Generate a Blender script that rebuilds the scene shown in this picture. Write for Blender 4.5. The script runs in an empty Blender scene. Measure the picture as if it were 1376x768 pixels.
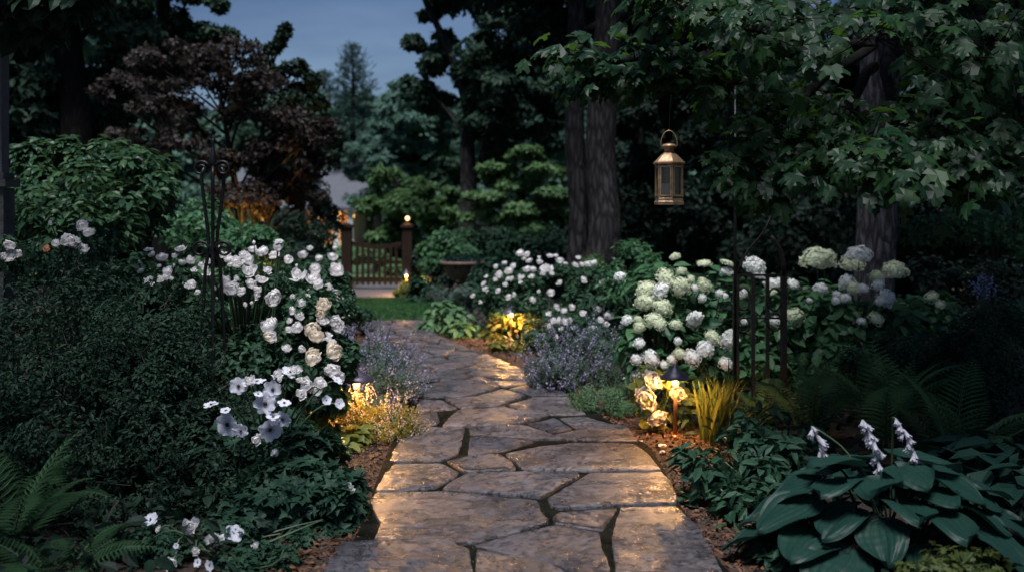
import bpy, math, random
import numpy as np
from mathutils import Vector, Matrix, noise
R = math.radians
rng = np.random.default_rng(7)
random.seed(7)
SC = bpy.context.scene
COL = SC.collection

# ------------------------------------------------------------------ camera, sky, sun, exposure
EYE = 1.5; F = 1338.0; CX = 688.0; HY = 290.0          # focal length and horizon row, in photo pixels
cam = bpy.data.objects.new('camera', bpy.data.cameras.new('camera')); COL.objects.link(cam)
cam.location = (0, 0, EYE); cam.rotation_euler = (R(90), 0, 0)
cam.data.lens = 35; cam.data.sensor_width = 36; cam.data.shift_y = -(384 - HY) / 1376
cam.data.clip_start = 0.05; cam.data.clip_end = 2000
cam.data.dof.use_dof = True; cam.data.dof.focus_distance = 5.6; cam.data.dof.aperture_fstop = 1.7
SC.camera = cam
SUN_EL, SUN_AZ = 71.0, 188.0                            # soft dusk light from behind the camera, a little to the left
w = bpy.data.worlds.new('World'); SC.world = w; w.use_nodes = True
nt = w.node_tree; bg = nt.nodes['Background']
sky = nt.nodes.new('ShaderNodeTexSky'); sky.sky_type = 'NISHITA'; sky.sun_disc = False
sky.sun_elevation = R(SUN_EL); sky.sun_rotation = R(SUN_AZ); sky.air_density = 1.0; sky.dust_density = 1.2; sky.ozone_density = 3.0
tc = nt.nodes.new('ShaderNodeTexCoord'); mp = nt.nodes.new('ShaderNodeMapping'); mp.inputs['Scale'].default_value = (1.6, 1.6, 7)
nz = nt.nodes.new('ShaderNodeTexNoise'); nz.inputs['Scale'].default_value = 2.2; nz.inputs['Detail'].default_value = 5
rp = nt.nodes.new('ShaderNodeValToRGB'); rp.color_ramp.elements[0].position = .35; rp.color_ramp.elements[0].color = (.36, .42, .54, 1)
rp.color_ramp.elements[1].position = .7; rp.color_ramp.elements[1].color = (.74, .76, .82, 1)
mx = nt.nodes.new('ShaderNodeMix'); mx.data_type = 'RGBA'; mx.blend_type = 'MULTIPLY'; mx.inputs[0].default_value = 1
nt.links.new(tc.outputs['Generated'], mp.inputs[0]); nt.links.new(mp.outputs[0], nz.inputs[0]); nt.links.new(nz.outputs[0], rp.inputs[0])
nt.links.new(sky.outputs[0], mx.inputs['A']); nt.links.new(rp.outputs[0], mx.inputs['B']); nt.links.new(mx.outputs['Result'], bg.inputs[0])
bg.inputs[1].default_value = 0.05
sd = bpy.data.lights.new('sun', 'SUN'); sd.energy = 2.8; sd.angle = R(22); sd.color = (.97, .97, 1.0)
sun = bpy.data.objects.new('sun', sd); COL.objects.link(sun)
az = R(SUN_AZ); el = R(SUN_EL)
sun_dir = Vector((math.sin(az) * math.cos(el), math.cos(az) * math.cos(el), math.sin(el)))
sun.rotation_euler = sun_dir.to_track_quat('Z', 'Y').to_euler()
vs = SC.view_settings; SC.display_settings.display_device = 'sRGB'; vs.view_transform = 'Standard'; vs.look = 'None'
vs.exposure = 1.08; vs.gamma = 1; vs.use_curve_mapping = False
SC.cycles.max_bounces = 5; SC.cycles.diffuse_bounces = 4; SC.cycles.glossy_bounces = 2; SC.cycles.transmission_bounces = 4
SC.cycles.transparent_max_bounces = 6; SC.cycles.use_denoising = True; SC.cycles.sample_clamp_indirect = 2; SC.cycles.sample_clamp_direct = 40
SC.cycles.caustics_reflective = False; SC.cycles.caustics_refractive = False
LAMP = 5.6                                             # common factor of the garden lamps

# ------------------------------------------------------------------ helpers
def at(px, py, Y): return np.array([(px - CX) / F * Y, Y, EYE - (py - HY) / F * Y])
def gx(px, Y): return (px - CX) / F * Y
def gz(py, Y): return EYE - (py - HY) / F * Y
def ground_pt(px, py): return at(px, py, EYE * F / (py - HY))
def unit(a): return a / np.maximum(np.linalg.norm(a, axis=-1, keepdims=True), 1e-9)

class MB:
    def __init__(s): s.v = []; s.n = 0; s.li = []; s.lc = []; s.mi = []
    def raw(s, V, loops, counts, mat=0):
        V = np.asarray(V, float).reshape(-1, 3); loops = np.asarray(loops, np.int64); counts = np.asarray(counts, np.int64)
        s.v.append(V); s.li.append(loops + s.n); s.lc.append(counts); s.mi.append(np.full(len(counts), mat)); s.n += len(V)
    def poly(s, V, faces, mat=0):
        s.raw(V, [i for f in faces for i in f], [len(f) for f in faces], mat)
    def stamp(s, T, faces, O, mat=0):                    # T: (n,k,3) copies of one template
        n, k = T.shape[:2]
        fl = np.array([i for f in faces for i in f]); fc = np.array([len(f) for f in faces])
        s.raw(T.reshape(-1, 3), (np.arange(n)[:, None] * k + fl).ravel(), np.tile(fc, n), mat)
    def tube(s, pts, rad, seg=8, mat=0, cap=True):
        P = np.asarray(pts, float); m = len(P); rad = np.broadcast_to(np.asarray(rad, float), (m,))
        T = unit(np.gradient(P, axis=0)); a = np.array([0, 0, 1.]) if abs(T[0, 2]) < .9 else np.array([1., 0, 0])
        u = unit(np.cross(T[0], a)); rings = []
        for i in range(m):
            u = unit(u - T[i] * np.dot(u, T[i])); b = np.cross(T[i], u)
            th = np.linspace(0, 2 * math.pi, seg, endpoint=False)[:, None]
            rings.append(P[i] + rad[i] * (np.cos(th) * u + np.sin(th) * b))
        f = [(i * seg + j, i * seg + (j + 1) % seg, (i + 1) * seg + (j + 1) % seg, (i + 1) * seg + j) for i in range(m - 1) for j in range(seg)]
        if cap: f += [tuple(range(seg))[::-1], tuple((m - 1) * seg + j for j in range(seg))]
        s.poly(np.concatenate(rings), f, mat)
    def box(s, c, h, rz=0, mat=0, top=1.0):
        x, y, z = h; V = np.array([(-x, -y, -z), (x, -y, -z), (x, y, -z), (-x, y, -z), (-x * top, -y * top, z), (x * top, -y * top, z), (x * top, y * top, z), (-x * top, y * top, z)], float)
        cr, sr = math.cos(rz), math.sin(rz); V = np.stack([V[:, 0] * cr - V[:, 1] * sr, V[:, 0] * sr + V[:, 1] * cr, V[:, 2]], 1) + np.asarray(c, float)
        s.poly(V, [(0, 3, 2, 1), (4, 5, 6, 7), (0, 1, 5, 4), (1, 2, 6, 5), (2, 3, 7, 6), (3, 0, 4, 7)], mat)
    def lathe(s, c, prof, seg=24, mat=0, rot=0):
        c = np.asarray(c, float); V = []
        for r, z in prof:
            th = np.linspace(0, 2 * math.pi, seg, endpoint=False) + rot
            V.append(np.stack([r * np.cos(th), r * np.sin(th), np.full(seg, z)], 1))
        m = len(prof)
        f = [(i * seg + j, i * seg + (j + 1) % seg, (i + 1) * seg + (j + 1) % seg, (i + 1) * seg + j) for i in range(m - 1) for j in range(seg)]
        f += [tuple(range(seg))[::-1], tuple((m - 1) * seg + j for j in range(seg))]
        s.poly(np.concatenate(V) + c, f, mat)
    def grid(s, G, mat=0):                               # G: (a,b,3)
        a, b = G.shape[:2]
        f = [(i * b + j, i * b + j + 1, (i + 1) * b + j + 1, (i + 1) * b + j) for i in range(a - 1) for j in range(b - 1)]
        s.poly(G.reshape(-1, 3), f, mat)
    def mesh(s, name, mats, smooth=False, off=(0, 0, 0)):
        me = bpy.data.meshes.new(name); V = np.concatenate(s.v) - np.asarray(off, float)
        L = np.concatenate(s.li); C = np.concatenate(s.lc); M = np.concatenate(s.mi)
        me.vertices.add(len(V)); me.vertices.foreach_set('co', V.astype(np.float32).ravel())
        me.loops.add(len(L)); me.loops.foreach_set('vertex_index', L.astype(np.int32))
        st = np.concatenate([[0], np.cumsum(C)[:-1]]).astype(np.int32)
        me.polygons.add(len(C)); me.polygons.foreach_set('loop_start', st); me.polygons.foreach_set('loop_total', C.astype(np.int32))
        for m in (mats if isinstance(mats, (list, tuple)) else [mats]): me.materials.append(m)
        me.polygons.foreach_set('material_index', M.astype(np.int32))
        me.polygons.foreach_set('use_smooth', np.full(len(C), bool(smooth)))
        me.update(calc_edges=True); me.validate()
        return me
    def build(s, name, mats, parent=None, smooth=False):
        off = wl(parent)
        o = bpy.data.objects.new(name, s.mesh(name, mats, smooth, off)); COL.objects.link(o); o.parent = parent
        return o

def wl(o):
    p = Vector((0, 0, 0))
    while o is not None: p = p + o.location; o = o.parent
    return np.array(p)
def tag(o, label=None, cat=None, group=None, kind=None):
    if label: o['label'] = label
    if cat: o['category'] = cat
    if group: o['group'] = group
    if kind: o['kind'] = kind
    return o
def thing(name, label, cat, loc, group=None):
    o = bpy.data.objects.new(name, None); o.empty_display_size = .1; COL.objects.link(o); o.location = tuple(float(x) for x in loc)
    return tag(o, label, cat, group)
def put(name, me, parent, pos, axis=(0, 0, 1), scale=1.0, spin=0.0):   # a part that shares its mesh with its like; pos in world
    o = bpy.data.objects.new(name, me); COL.objects.link(o); o.parent = parent
    o.location = Vector(tuple(pos)) - Vector(tuple(wl(parent)))
    q = Vector(tuple(axis)).to_track_quat('Z', 'Y') @ Matrix.Rotation(spin, 3, 'Z').to_quaternion()
    o.rotation_euler = q.to_euler(); o.scale = (scale,) * 3 if np.isscalar(scale) else scale
    return o
def copy_thing(root, loc, rz=0, scale=1.0, label=None, group=None):
    c = root.copy(); COL.objects.link(c); c.location = tuple(loc); c.rotation_euler = (0, 0, rz); c.scale = (scale,) * 3
    if label: c['label'] = label
    if group: c['group'] = group
    for ch in list(root.children):
        d = ch.copy(); COL.objects.link(d); d.parent = c
        for g in list(ch.children):
            e = g.copy(); COL.objects.link(e); e.parent = d
    return c

# ------------------------------------------------------------------ materials
def newmat(name):
    m = bpy.data.materials.new(name); m.use_nodes = True; t = m.node_tree
    return m, t, t.nodes['Principled BSDF'], t.nodes['Material Output']
def N(t, k, **kw):
    n = t.nodes.new(k)
    for a, b in kw.items(): setattr(n, a, b)
    return n
def ramp(t, stops):
    r = N(t, 'ShaderNodeValToRGB'); e = r.color_ramp.elements
    while len(e) < len(stops): e.new(.5)
    for i, (p, c) in enumerate(stops): e[i].position = p; e[i].color = (*c, 1)
    return r
def leaf_mat(name, stops, rough=.5, trans=.25, tcol=None, spec=.16):
    m, t, b, out = newmat(name)
    g = N(t, 'ShaderNodeNewGeometry'); n = len(stops)
    r = ramp(t, [(i / max(1, n - 1), c) for i, c in enumerate(stops)]); t.links.new(g.outputs['Random Per Island'], r.inputs[0])
    b.inputs['Roughness'].default_value = rough; b.inputs['Specular IOR Level'].default_value = spec
    t.links.new(r.outputs[0], b.inputs['Base Color'])
    if trans:
        tr = N(t, 'ShaderNodeBsdfTranslucent'); c = tcol or tuple(min(1, x * 1.7) for x in stops[-1]); tr.inputs[0].default_value = (*c, 1)
        mi = N(t, 'ShaderNodeMixShader'); mi.inputs[0].default_value = trans
        t.links.new(b.outputs[0], mi.inputs[1]); t.links.new(tr.outputs[0], mi.inputs[2]); t.links.new(mi.outputs[0], out.inputs[0])
    return m
def plain(name, col, rough=.6, metal=0, noise_amt=.3, scale=8, bump=.0, stretch=(1, 1, 1), spec=.5):
    m, t, b, out = newmat(name)
    tcn = N(t, 'ShaderNodeTexCoord'); mpn = N(t, 'ShaderNodeMapping'); mpn.inputs['Scale'].default_value = stretch
    nn = N(t, 'ShaderNodeTexNoise'); nn.inputs['Scale'].default_value = scale; nn.inputs['Detail'].default_value = 6; nn.inputs['Roughness'].default_value = .65
    t.links.new(tcn.outputs['Object'], mpn.inputs[0]); t.links.new(mpn.outputs[0], nn.inputs[0])
    r = ramp(t, [(.3, tuple(c * (1 - noise_amt) for c in col)), (.7, tuple(min(1, c * (1 + noise_amt)) for c in col))])
    t.links.new(nn.outputs[0], r.inputs[0]); t.links.new(r.outputs[0], b.inputs['Base Color'])
    b.inputs['Roughness'].default_value = rough; b.inputs['Metallic'].default_value = metal; b.inputs['Specular IOR Level'].default_value = spec
    if bump:
        bn = N(t, 'ShaderNodeBump'); bn.inputs['Strength'].default_value = bump; bn.inputs['Distance'].default_value = .03
        t.links.new(nn.outputs[0], bn.inputs['Height']); t.links.new(bn.outputs[0], b.inputs['Normal'])
    return m
def emit(name, col, s):
    m, t, b, out = newmat(name); b.inputs['Base Color'].default_value = (.32, .26, .18, 1)
    b.inputs['Emission Color'].default_value = (*col, 1); b.inputs['Emission Strength'].default_value = s
    return m
WARM = (1.0, .48, .15)
M = dict(
    box=leaf_mat('boxwood_leaf', [(0.0061, 0.0183, 0.0112), (0.0112, 0.0315, 0.0183), (0.0178, 0.0432, 0.0229)], .55, .15),
    rose=leaf_mat('rose_leaf', [(0.0112, 0.0360, 0.0208), (0.0224, 0.0600, 0.0320), (0.0360, 0.0800, 0.0360)], .55, .2),
    anem=leaf_mat('anemone_leaf', [(0.0090, 0.0291, 0.0190), (0.0157, 0.0448, 0.0280), (0.0252, 0.0616, 0.0336)], .55, .2),
    vib=leaf_mat('viburnum_leaf', [(0.0136, 0.0408, 0.0218), (0.0272, 0.0707, 0.0326), (0.0490, 0.0979, 0.0381)], .38, .25),
    hyd=leaf_mat('hydrangea_leaf', [(0.0234, 0.0715, 0.0364), (0.0416, 0.1105, 0.0494), (0.0650, 0.1495, 0.0624)], .42, .25),
    laurel=leaf_mat('laurel_leaf', [(0.0095, 0.0319, 0.0191), (0.0160, 0.0478, 0.0268), (0.0255, 0.0638, 0.0351)], .55, .18),
    fern=leaf_mat('fern_leaf', [(.045, .11, .05), (.07, .15, .065)], .55, .3),
    hosta=leaf_mat('hosta_leaf', [(.007, .026, .020), (.010, .034, .025)], .45, .12),
    limehosta=leaf_mat('pale_hosta_leaf', [(.05, .11, .05), (.085, .17, .075)], .45, .25),
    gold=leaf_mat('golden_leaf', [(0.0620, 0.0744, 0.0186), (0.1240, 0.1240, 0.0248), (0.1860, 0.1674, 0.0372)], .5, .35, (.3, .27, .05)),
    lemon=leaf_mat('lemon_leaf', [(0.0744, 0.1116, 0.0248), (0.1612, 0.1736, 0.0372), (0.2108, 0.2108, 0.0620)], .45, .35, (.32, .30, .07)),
    olive=leaf_mat('olive_leaf', [(.025, .045, .012), (.06, .075, .02)], .5, .25),
    strap=leaf_mat('iris_leaf', [(0.0420, 0.0840, 0.0210), (0.0840, 0.1260, 0.0350)], .45, .3, (.2, .22, .05)),
    mint=leaf_mat('catmint_leaf', [(.045, .075, .06), (.085, .12, .10)], .6, .25),
    thyme=leaf_mat('thyme_leaf', [(.055, .12, .06), (.11, .19, .09)], .6, .25),
    lav=leaf_mat('lavender_petal', [(.16, .14, .26), (.30, .27, .42), (.42, .39, .52)], .7, .25),
    pale=leaf_mat('pale_floret', [(.35, .28, .22), (.5, .42, .34)], .7, .3),
    maple=leaf_mat('maple_leaf', [(0.0055, 0.0218, 0.0109), (0.0094, 0.0343, 0.0148), (0.0172, 0.0484, 0.0148)], .45, .3, (.09, .19, .03), .2),
    oak=leaf_mat('oak_leaf', [(0.0099, 0.0279, 0.0186), (0.0174, 0.0434, 0.0260), (0.0248, 0.0558, 0.0310)], .55, .2),
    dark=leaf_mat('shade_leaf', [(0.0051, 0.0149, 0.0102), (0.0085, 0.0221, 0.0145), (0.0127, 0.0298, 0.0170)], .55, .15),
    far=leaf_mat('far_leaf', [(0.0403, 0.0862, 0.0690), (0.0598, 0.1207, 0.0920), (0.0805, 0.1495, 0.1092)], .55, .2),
    fresh=leaf_mat('fresh_leaf', [(0.0381, 0.0913, 0.0381), (0.0608, 0.1217, 0.0456), (0.0837, 0.1521, 0.0533)], .5, .25),
    purple=leaf_mat('purple_leaf', [(.017, .0145, .0135), (.026, .021, .019), (.038, .03, .026)], .5, .2, (.05, .03, .02)),
    pine=leaf_mat('pine_needle', [(.02, .05, .042), (.035, .075, .06)], .5, .1),
    grass=leaf_mat('grass_blade', [(.03, .09, .03), (.05, .13, .04)], .5, .25),
    moss=leaf_mat('joint_moss', [(.02, .016, .01), (.03, .04, .014), (.05, .04, .03), (.025, .05, .015)], .8, 0),
    mulch=leaf_mat('mulch_chip', [(.05, .022, .012), (.10, .045, .024), (.16, .08, .045)], .7, 0),
    hlime=leaf_mat('lime_floret', [(.46, .52, .30), (.60, .65, .44), (.70, .73, .56)], .6, .25),
    hwhite=leaf_mat('white_floret', [(.74, .75, .70), (.85, .85, .82)], .6, .25),
    wood=plain('brown_fence_wood', (.026, .0155, .0105), .7, 0, .4, 6, .3, (6, 6, .6), .12),
    iron=plain('black_iron', (.012, .012, .012), .45, .6, .5, 30, .1),
    rust=plain('rusty_iron', (.022, .016, .013), .6, .4, .6, 25, .2),
    copper=plain('copper', (.40, .19, .10), .42, .8, .3, 40),
    capm=plain('weathered_cap', (.10, .09, .12), .45, .7, .3, 30),
    brass=plain('aged_brass', (.46, .30, .17), .4, .6, .45, 22, .12),
    wax=plain('candle_wax', (.90, .74, .62), .5, 0, .1, 10),
    terra=plain('stone_urn', (.17, .10, .08), .75, 0, .35, 12, .3),
    soil=plain('dark_mulch_soil', (.030, .018, .012), .9, 0, .6, 30, .6),
    lawnm=plain('lawn_turf', (.035, .085, .028), .8, 0, .4, 5, .3),
    joint=plain('path_bed', (.006, .006, .004), .9, 0, .7, 9, .5, (1, 1, 1), .05),
    walk=plain('stone_walk', (.07, .064, .068), .7, 0, .35, 4, .3),
    roof=plain('slate_roof', (.065, .07, .085), .7, 0, .3, 3, .3, (1, 1, 12)),
    white=plain('white_paint', (.62, .62, .62), .5, 0, .08, 5),
    siding=plain('tan_siding', (.38, .28, .2), .6, 0, .1, 5),
    grey=plain('grey_column', (.10, .10, .105), .6, 0, .25, 14, .2),
    blank=plain('grey_pier_stone', (.07, .07, .068), .8, 0, .4, 9, .5),
    door=plain('dark_door', (.06, .03, .02), .5, 0, .2, 5),
    bulb=emit('lamp_lens', (1.0, .70, .40), .28),
    globe=emit('lamp_globe', (1.0, .60, .22), 1.6),
    stamen=plain('yellow_stamen', (.35, .26, .06), .7),
    disc=plain('dark_flower_centre', (.012, .010, .02), .6),
)
def bark(name, a, b_, sc=7):
    m, t, b, out = newmat(name); tcn = N(t, 'ShaderNodeTexCoord'); mpn = N(t, 'ShaderNodeMapping'); mpn.inputs['Scale'].default_value = (1, 1, .22)
    v = N(t, 'ShaderNodeTexVoronoi', feature='DISTANCE_TO_EDGE'); v.inputs['Scale'].default_value = sc * 2
    n = N(t, 'ShaderNodeTexNoise'); n.inputs['Scale'].default_value = sc; n.inputs['Detail'].default_value = 8; n.inputs['Roughness'].default_value = .7; n.inputs['Distortion'].default_value = .8
    t.links.new(tcn.outputs['Object'], mpn.inputs[0]); t.links.new(mpn.outputs[0], n.inputs[0])
    ad = N(t, 'ShaderNodeMixRGB'); ad.inputs[0].default_value = .12; t.links.new(mpn.outputs[0], ad.inputs[1]); t.links.new(n.outputs['Color'], ad.inputs[2]); t.links.new(ad.outputs[0], v.inputs[0])
    mu = N(t, 'ShaderNodeMath', operation='MULTIPLY'); t.links.new(n.outputs[0], mu.inputs[0]); t.links.new(v.outputs[0], mu.inputs[1])
    r = ramp(t, [(.0, a), (.16, b_)]); t.links.new(mu.outputs[0], r.inputs[0]); t.links.new(r.outputs[0], b.inputs['Base Color'])
    b.inputs['Roughness'].default_value = .85; b.inputs['Specular IOR Level'].default_value = .1
    bn = N(t, 'ShaderNodeBump'); bn.inputs['Strength'].default_value = .9; bn.inputs['Distance'].default_value = .06; t.links.new(mu.outputs[0], bn.inputs['Height']); t.links.new(bn.outputs[0], b.inputs['Normal'])
    return m
M['bark'] = bark('grey_bark', (.012, .011, .011), (.06, .054, .055))
M['barkd'] = bark('dark_bark', (.005, .0045, .004), (.016, .014, .013))
M['barkl'] = bark('lichen_bark', (.024, .022, .023), (.14, .13, .14), 9)
M['twig'] = plain('twig', (.03, .024, .018), .8)
M['stem'] = plain('green_stem', (.03, .06, .025), .6)
def petal_mat(name, col, inner):
    m, t, b, out = newmat(name); g = N(t, 'ShaderNodeNewGeometry')
    r = ramp(t, [(0, inner), (.5, col), (1, tuple(min(1, c * 1.04) for c in col))]); t.links.new(g.outputs['Random Per Island'], r.inputs[0])
    t.links.new(r.outputs[0], b.inputs['Base Color']); b.inputs['Roughness'].default_value = .6; b.inputs['Specular IOR Level'].default_value = .25
    tr = N(t, 'ShaderNodeBsdfTranslucent'); tr.inputs[0].default_value = (*col, 1); mi = N(t, 'ShaderNodeMixShader'); mi.inputs[0].default_value = .42
    t.links.new(b.outputs[0], mi.inputs[1]); t.links.new(tr.outputs[0], mi.inputs[2]); t.links.new(mi.outputs[0], out.inputs[0]); return m
M['petal'] = petal_mat('white_rose_petal', (.90, .88, .87), (.88, .80, .77))
M['cream'] = petal_mat('cream_rose_petal', (.88, .80, .68), (.85, .70, .54))
M['peach'] = petal_mat('peach_rose_petal', (.80, .45, .30), (.75, .32, .18))
M['anpetal'] = petal_mat('anemone_petal', (.80, .80, .86), (.74, .74, .84))
M['greybell'] = petal_mat('hosta_bell', (.50, .49, .55), (.40, .39, .47))
M['lavf'] = petal_mat('blue_floret', (.30, .32, .55), (.22, .24, .45))
def stone_mat():
    m, t, b, out = newmat('flagstone'); tcn = N(t, 'ShaderNodeTexCoord'); oi = N(t, 'ShaderNodeObjectInfo')
    n1 = N(t, 'ShaderNodeTexNoise'); n1.inputs['Scale'].default_value = 2.2; n1.inputs['Detail'].default_value = 9; n1.inputs['Roughness'].default_value = .7
    n2 = N(t, 'ShaderNodeTexNoise'); n2.inputs['Scale'].default_value = 26; n2.inputs['Detail'].default_value = 8; n2.inputs['Roughness'].default_value = .75
    mpn = N(t, 'ShaderNodeMapping'); mpn.inputs['Scale'].default_value = (1.3, 2.3, 1); mpn.inputs['Rotation'].default_value = (0, 0, .35)
    n3 = N(t, 'ShaderNodeTexNoise'); n3.inputs['Scale'].default_value = 3.2; n3.inputs['Detail'].default_value = 7; n3.inputs['Distortion'].default_value = .25; n3.inputs['Roughness'].default_value = .68
    off = N(t, 'ShaderNodeVectorMath', operation='MULTIPLY_ADD'); off.inputs[1].default_value = (1, 1, 1); sc_ = N(t, 'ShaderNodeMath', operation='MULTIPLY'); sc_.inputs[1].default_value = 60
    t.links.new(oi.outputs['Random'], sc_.inputs[0]); t.links.new(tcn.outputs['Object'], off.inputs[0]); t.links.new(sc_.outputs[0], off.inputs[2])
    vr = N(t, 'ShaderNodeVectorRotate', rotation_type='Z_AXIS'); an = N(t, 'ShaderNodeMath', operation='MULTIPLY'); an.inputs[1].default_value = 19; t.links.new(oi.outputs['Random'], an.inputs[0]); t.links.new(an.outputs[0], vr.inputs['Angle']); t.links.new(off.outputs[0], vr.inputs[0])
    for n in (n1, n2): t.links.new(vr.outputs[0], n.inputs[0])
    t.links.new(vr.outputs[0], mpn.inputs[0]); t.links.new(mpn.outputs[0], n3.inputs[0])
    r1 = ramp(t, [(.28, (.040, .039, .044)), (.48, (.092, .088, .096)), (.72, (.155, .147, .157))]); t.links.new(n1.outputs[0], r1.inputs[0])
    r2 = ramp(t, [(0, (.66, .68, .76)), (.5, (1.0, .95, .95)), (1, (1.22, 1.08, 1.0))]); t.links.new(oi.outputs['Random'], r2.inputs[0])
    mA = N(t, 'ShaderNodeMix', data_type='RGBA', blend_type='MULTIPLY'); mA.inputs[0].default_value = 1; t.links.new(r1.outputs[0], mA.inputs['A']); t.links.new(r2.outputs[0], mA.inputs['B'])
    r3 = ramp(t, [(.40, (.25, .23, .22)), (.54, (1, 1, 1))]); t.links.new(n2.outputs[0], r3.inputs[0])
    mB = N(t, 'ShaderNodeMix', data_type='RGBA', blend_type='MULTIPLY'); mB.inputs[0].default_value = .75; t.links.new(mA.outputs['Result'], mB.inputs['A']); t.links.new(r3.outputs[0], mB.inputs['B'])
    rr = ramp(t, [(.38, (.18,) * 3), (.62, (.40,) * 3)]); t.links.new(n1.outputs[0], rr.inputs[0]); t.links.new(rr.outputs[0], b.inputs['Roughness'])
    # split slate: terraced height plus grain
    sp = N(t, 'ShaderNodeMath', operation='MULTIPLY'); sp.inputs[1].default_value = 7; t.links.new(n3.outputs[0], sp.inputs[0])
    fl = N(t, 'ShaderNodeMath', operation='FLOOR'); fr = N(t, 'ShaderNodeMath', operation='FRACT'); t.links.new(sp.outputs[0], fl.inputs[0]); t.links.new(sp.outputs[0], fr.inputs[0])
    sm = N(t, 'ShaderNodeMapRange', interpolation_type='SMOOTHSTEP'); sm.inputs['From Min'].default_value = .72; t.links.new(fr.outputs[0], sm.inputs[0])
    a1 = N(t, 'ShaderNodeMath', operation='ADD'); t.links.new(fl.outputs[0], a1.inputs[0]); t.links.new(sm.outputs[0], a1.inputs[1])
    r4 = ramp(t, [(.60, (1, 1, 1)), (.80, (.22, .21, .22)), (.93, (.30, .28, .28)), (1, (1, 1, 1))]); t.links.new(fr.outputs[0], r4.inputs[0])
    mC = N(t, 'ShaderNodeMix', data_type='RGBA', blend_type='MULTIPLY'); mC.inputs[0].default_value = .6; t.links.new(mB.outputs['Result'], mC.inputs['A']); t.links.new(r4.outputs[0], mC.inputs['B']); t.links.new(mC.outputs['Result'], b.inputs['Base Color'])
    b1 = N(t, 'ShaderNodeBump'); b1.inputs['Strength'].default_value = .9; b1.inputs['Distance'].default_value = .012; t.links.new(a1.outputs[0], b1.inputs['Height'])
    b2 = N(t, 'ShaderNodeBump'); b2.inputs['Strength'].default_value = .8; b2.inputs['Distance'].default_value = .018; t.links.new(n2.outputs[0], b2.inputs['Height']); t.links.new(b1.outputs[0], b2.inputs['Normal'])
    t.links.new(b2.outputs[0], b.inputs['Normal']); return m
M['stone'] = stone_mat()
def glass_mat():
    m, t, b, out = newmat('lantern_glass'); tr = N(t, 'ShaderNodeBsdfTransparent'); tr.inputs[0].default_value = (.97, .97, .96, 1)
    gl = N(t, 'ShaderNodeBsdfGlossy'); gl.inputs['Roughness'].default_value = .12; fr = N(t, 'ShaderNodeFresnel'); fr.inputs[0].default_value = 1.5
    df = N(t, 'ShaderNodeBsdfDiffuse'); df.inputs[0].default_value = (.3, .32, .3, 1)
    m1 = N(t, 'ShaderNodeMixShader'); m1.inputs[0].default_value = .02; t.links.new(tr.outputs[0], m1.inputs[1]); t.links.new(df.outputs[0], m1.inputs[2])
    m2 = N(t, 'ShaderNodeMixShader'); t.links.new(fr.outputs[0], m2.inputs[0]); t.links.new(m1.outputs[0], m2.inputs[1]); t.links.new(gl.outputs[0], m2.inputs[2]); t.links.new(m2.outputs[0], out.inputs[0]); return m
M['glass'] = glass_mat()

# ------------------------------------------------------------------ leaves
T_DIA = (np.array([(0, 0, 0), (.45, .5, .07), (1, 0, -.06), (.45, -.5, .07)], float), [(0, 1, 2), (0, 2, 3)])
T_OVAL = (np.array([(0, 0, 0), (.38, 0, -.01), (.74, 0, -.05), (1, 0, -.14), (.3, .42, .09), (.66, .36, .03), (.3, -.42, .09), (.66, -.36, .03)], float),
          [(0, 1, 4), (1, 2, 5, 4), (2, 3, 5), (0, 6, 1), (1, 6, 7, 2), (2, 7, 3)])
_h = [(-.08, .22), (.08, .46), (.2, .33), (.42, .6), (.62, .55), (.55, .3), (.6, .17), (.78, .25), (.82, .12)]
def _maple():
    P = [(0, 0), (.3, 0), (.6, 0), (1, 0)] + _h + [(u, -v) for u, v in _h]
    V = np.array([(u, v, -.22 * u * u - .35 * v * v + (.05 if 0 < abs(v) < .35 else 0)) for u, v in P], float); k = len(_h)
    a = list(range(4, 4 + k)); b = list(range(4 + k, 4 + 2 * k))
    return V, [tuple([2, 1, 0] + a + [3])[::-1], tuple([0, 1, 2, 3] + b[::-1])]
T_MAPLE = _maple()
T_LOBED = (np.array([(0, 0, 0), (.35, 0, 0), (.7, 0, -.04), (1, 0, -.12), (.2, .3, .05), (.42, .16, .02), (.5, .5, .04), (.66, .15, .0), (.2, -.3, .05), (.42, -.16, .02), (.5, -.5, .04), (.66, -.15, .0)], float),
           [(0, 1, 5, 4), (1, 2, 7, 6, 5), (2, 3, 7), (0, 8, 9, 1), (1, 9, 10, 11, 2), (2, 11, 3)])
def leaves(mb, P, D, Nn, S, tpl=T_DIA, width=.55, mat=0):
    T, f = tpl; D = unit(D); S = np.broadcast_to(S, (len(P),))
    side = unit(np.cross(Nn, D)); up = np.cross(D, side)
    V = P[:, None] + S[:, None, None] * (T[None, :, 0:1] * D[:, None] + width * T[None, :, 1:2] * side[:, None] + T[None, :, 2:3] * up[:, None])
    mb.stamp(V, f, P, mat)
def rdir(n): return unit(rng.normal(size=(n, 3)))
def blob_points(c, r, n, lo=.55, up=0.0):                 # points in the outer part of an ellipsoid, and outward directions
    d = rdir(n)
    if up: d[:, 2] = np.where(d[:, 2] < -up, -d[:, 2], d[:, 2])
    rr = lo + (1 - lo) * rng.random(n) ** .6
    return np.asarray(c) + d * np.asarray(r) * rr[:, None], d
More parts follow.
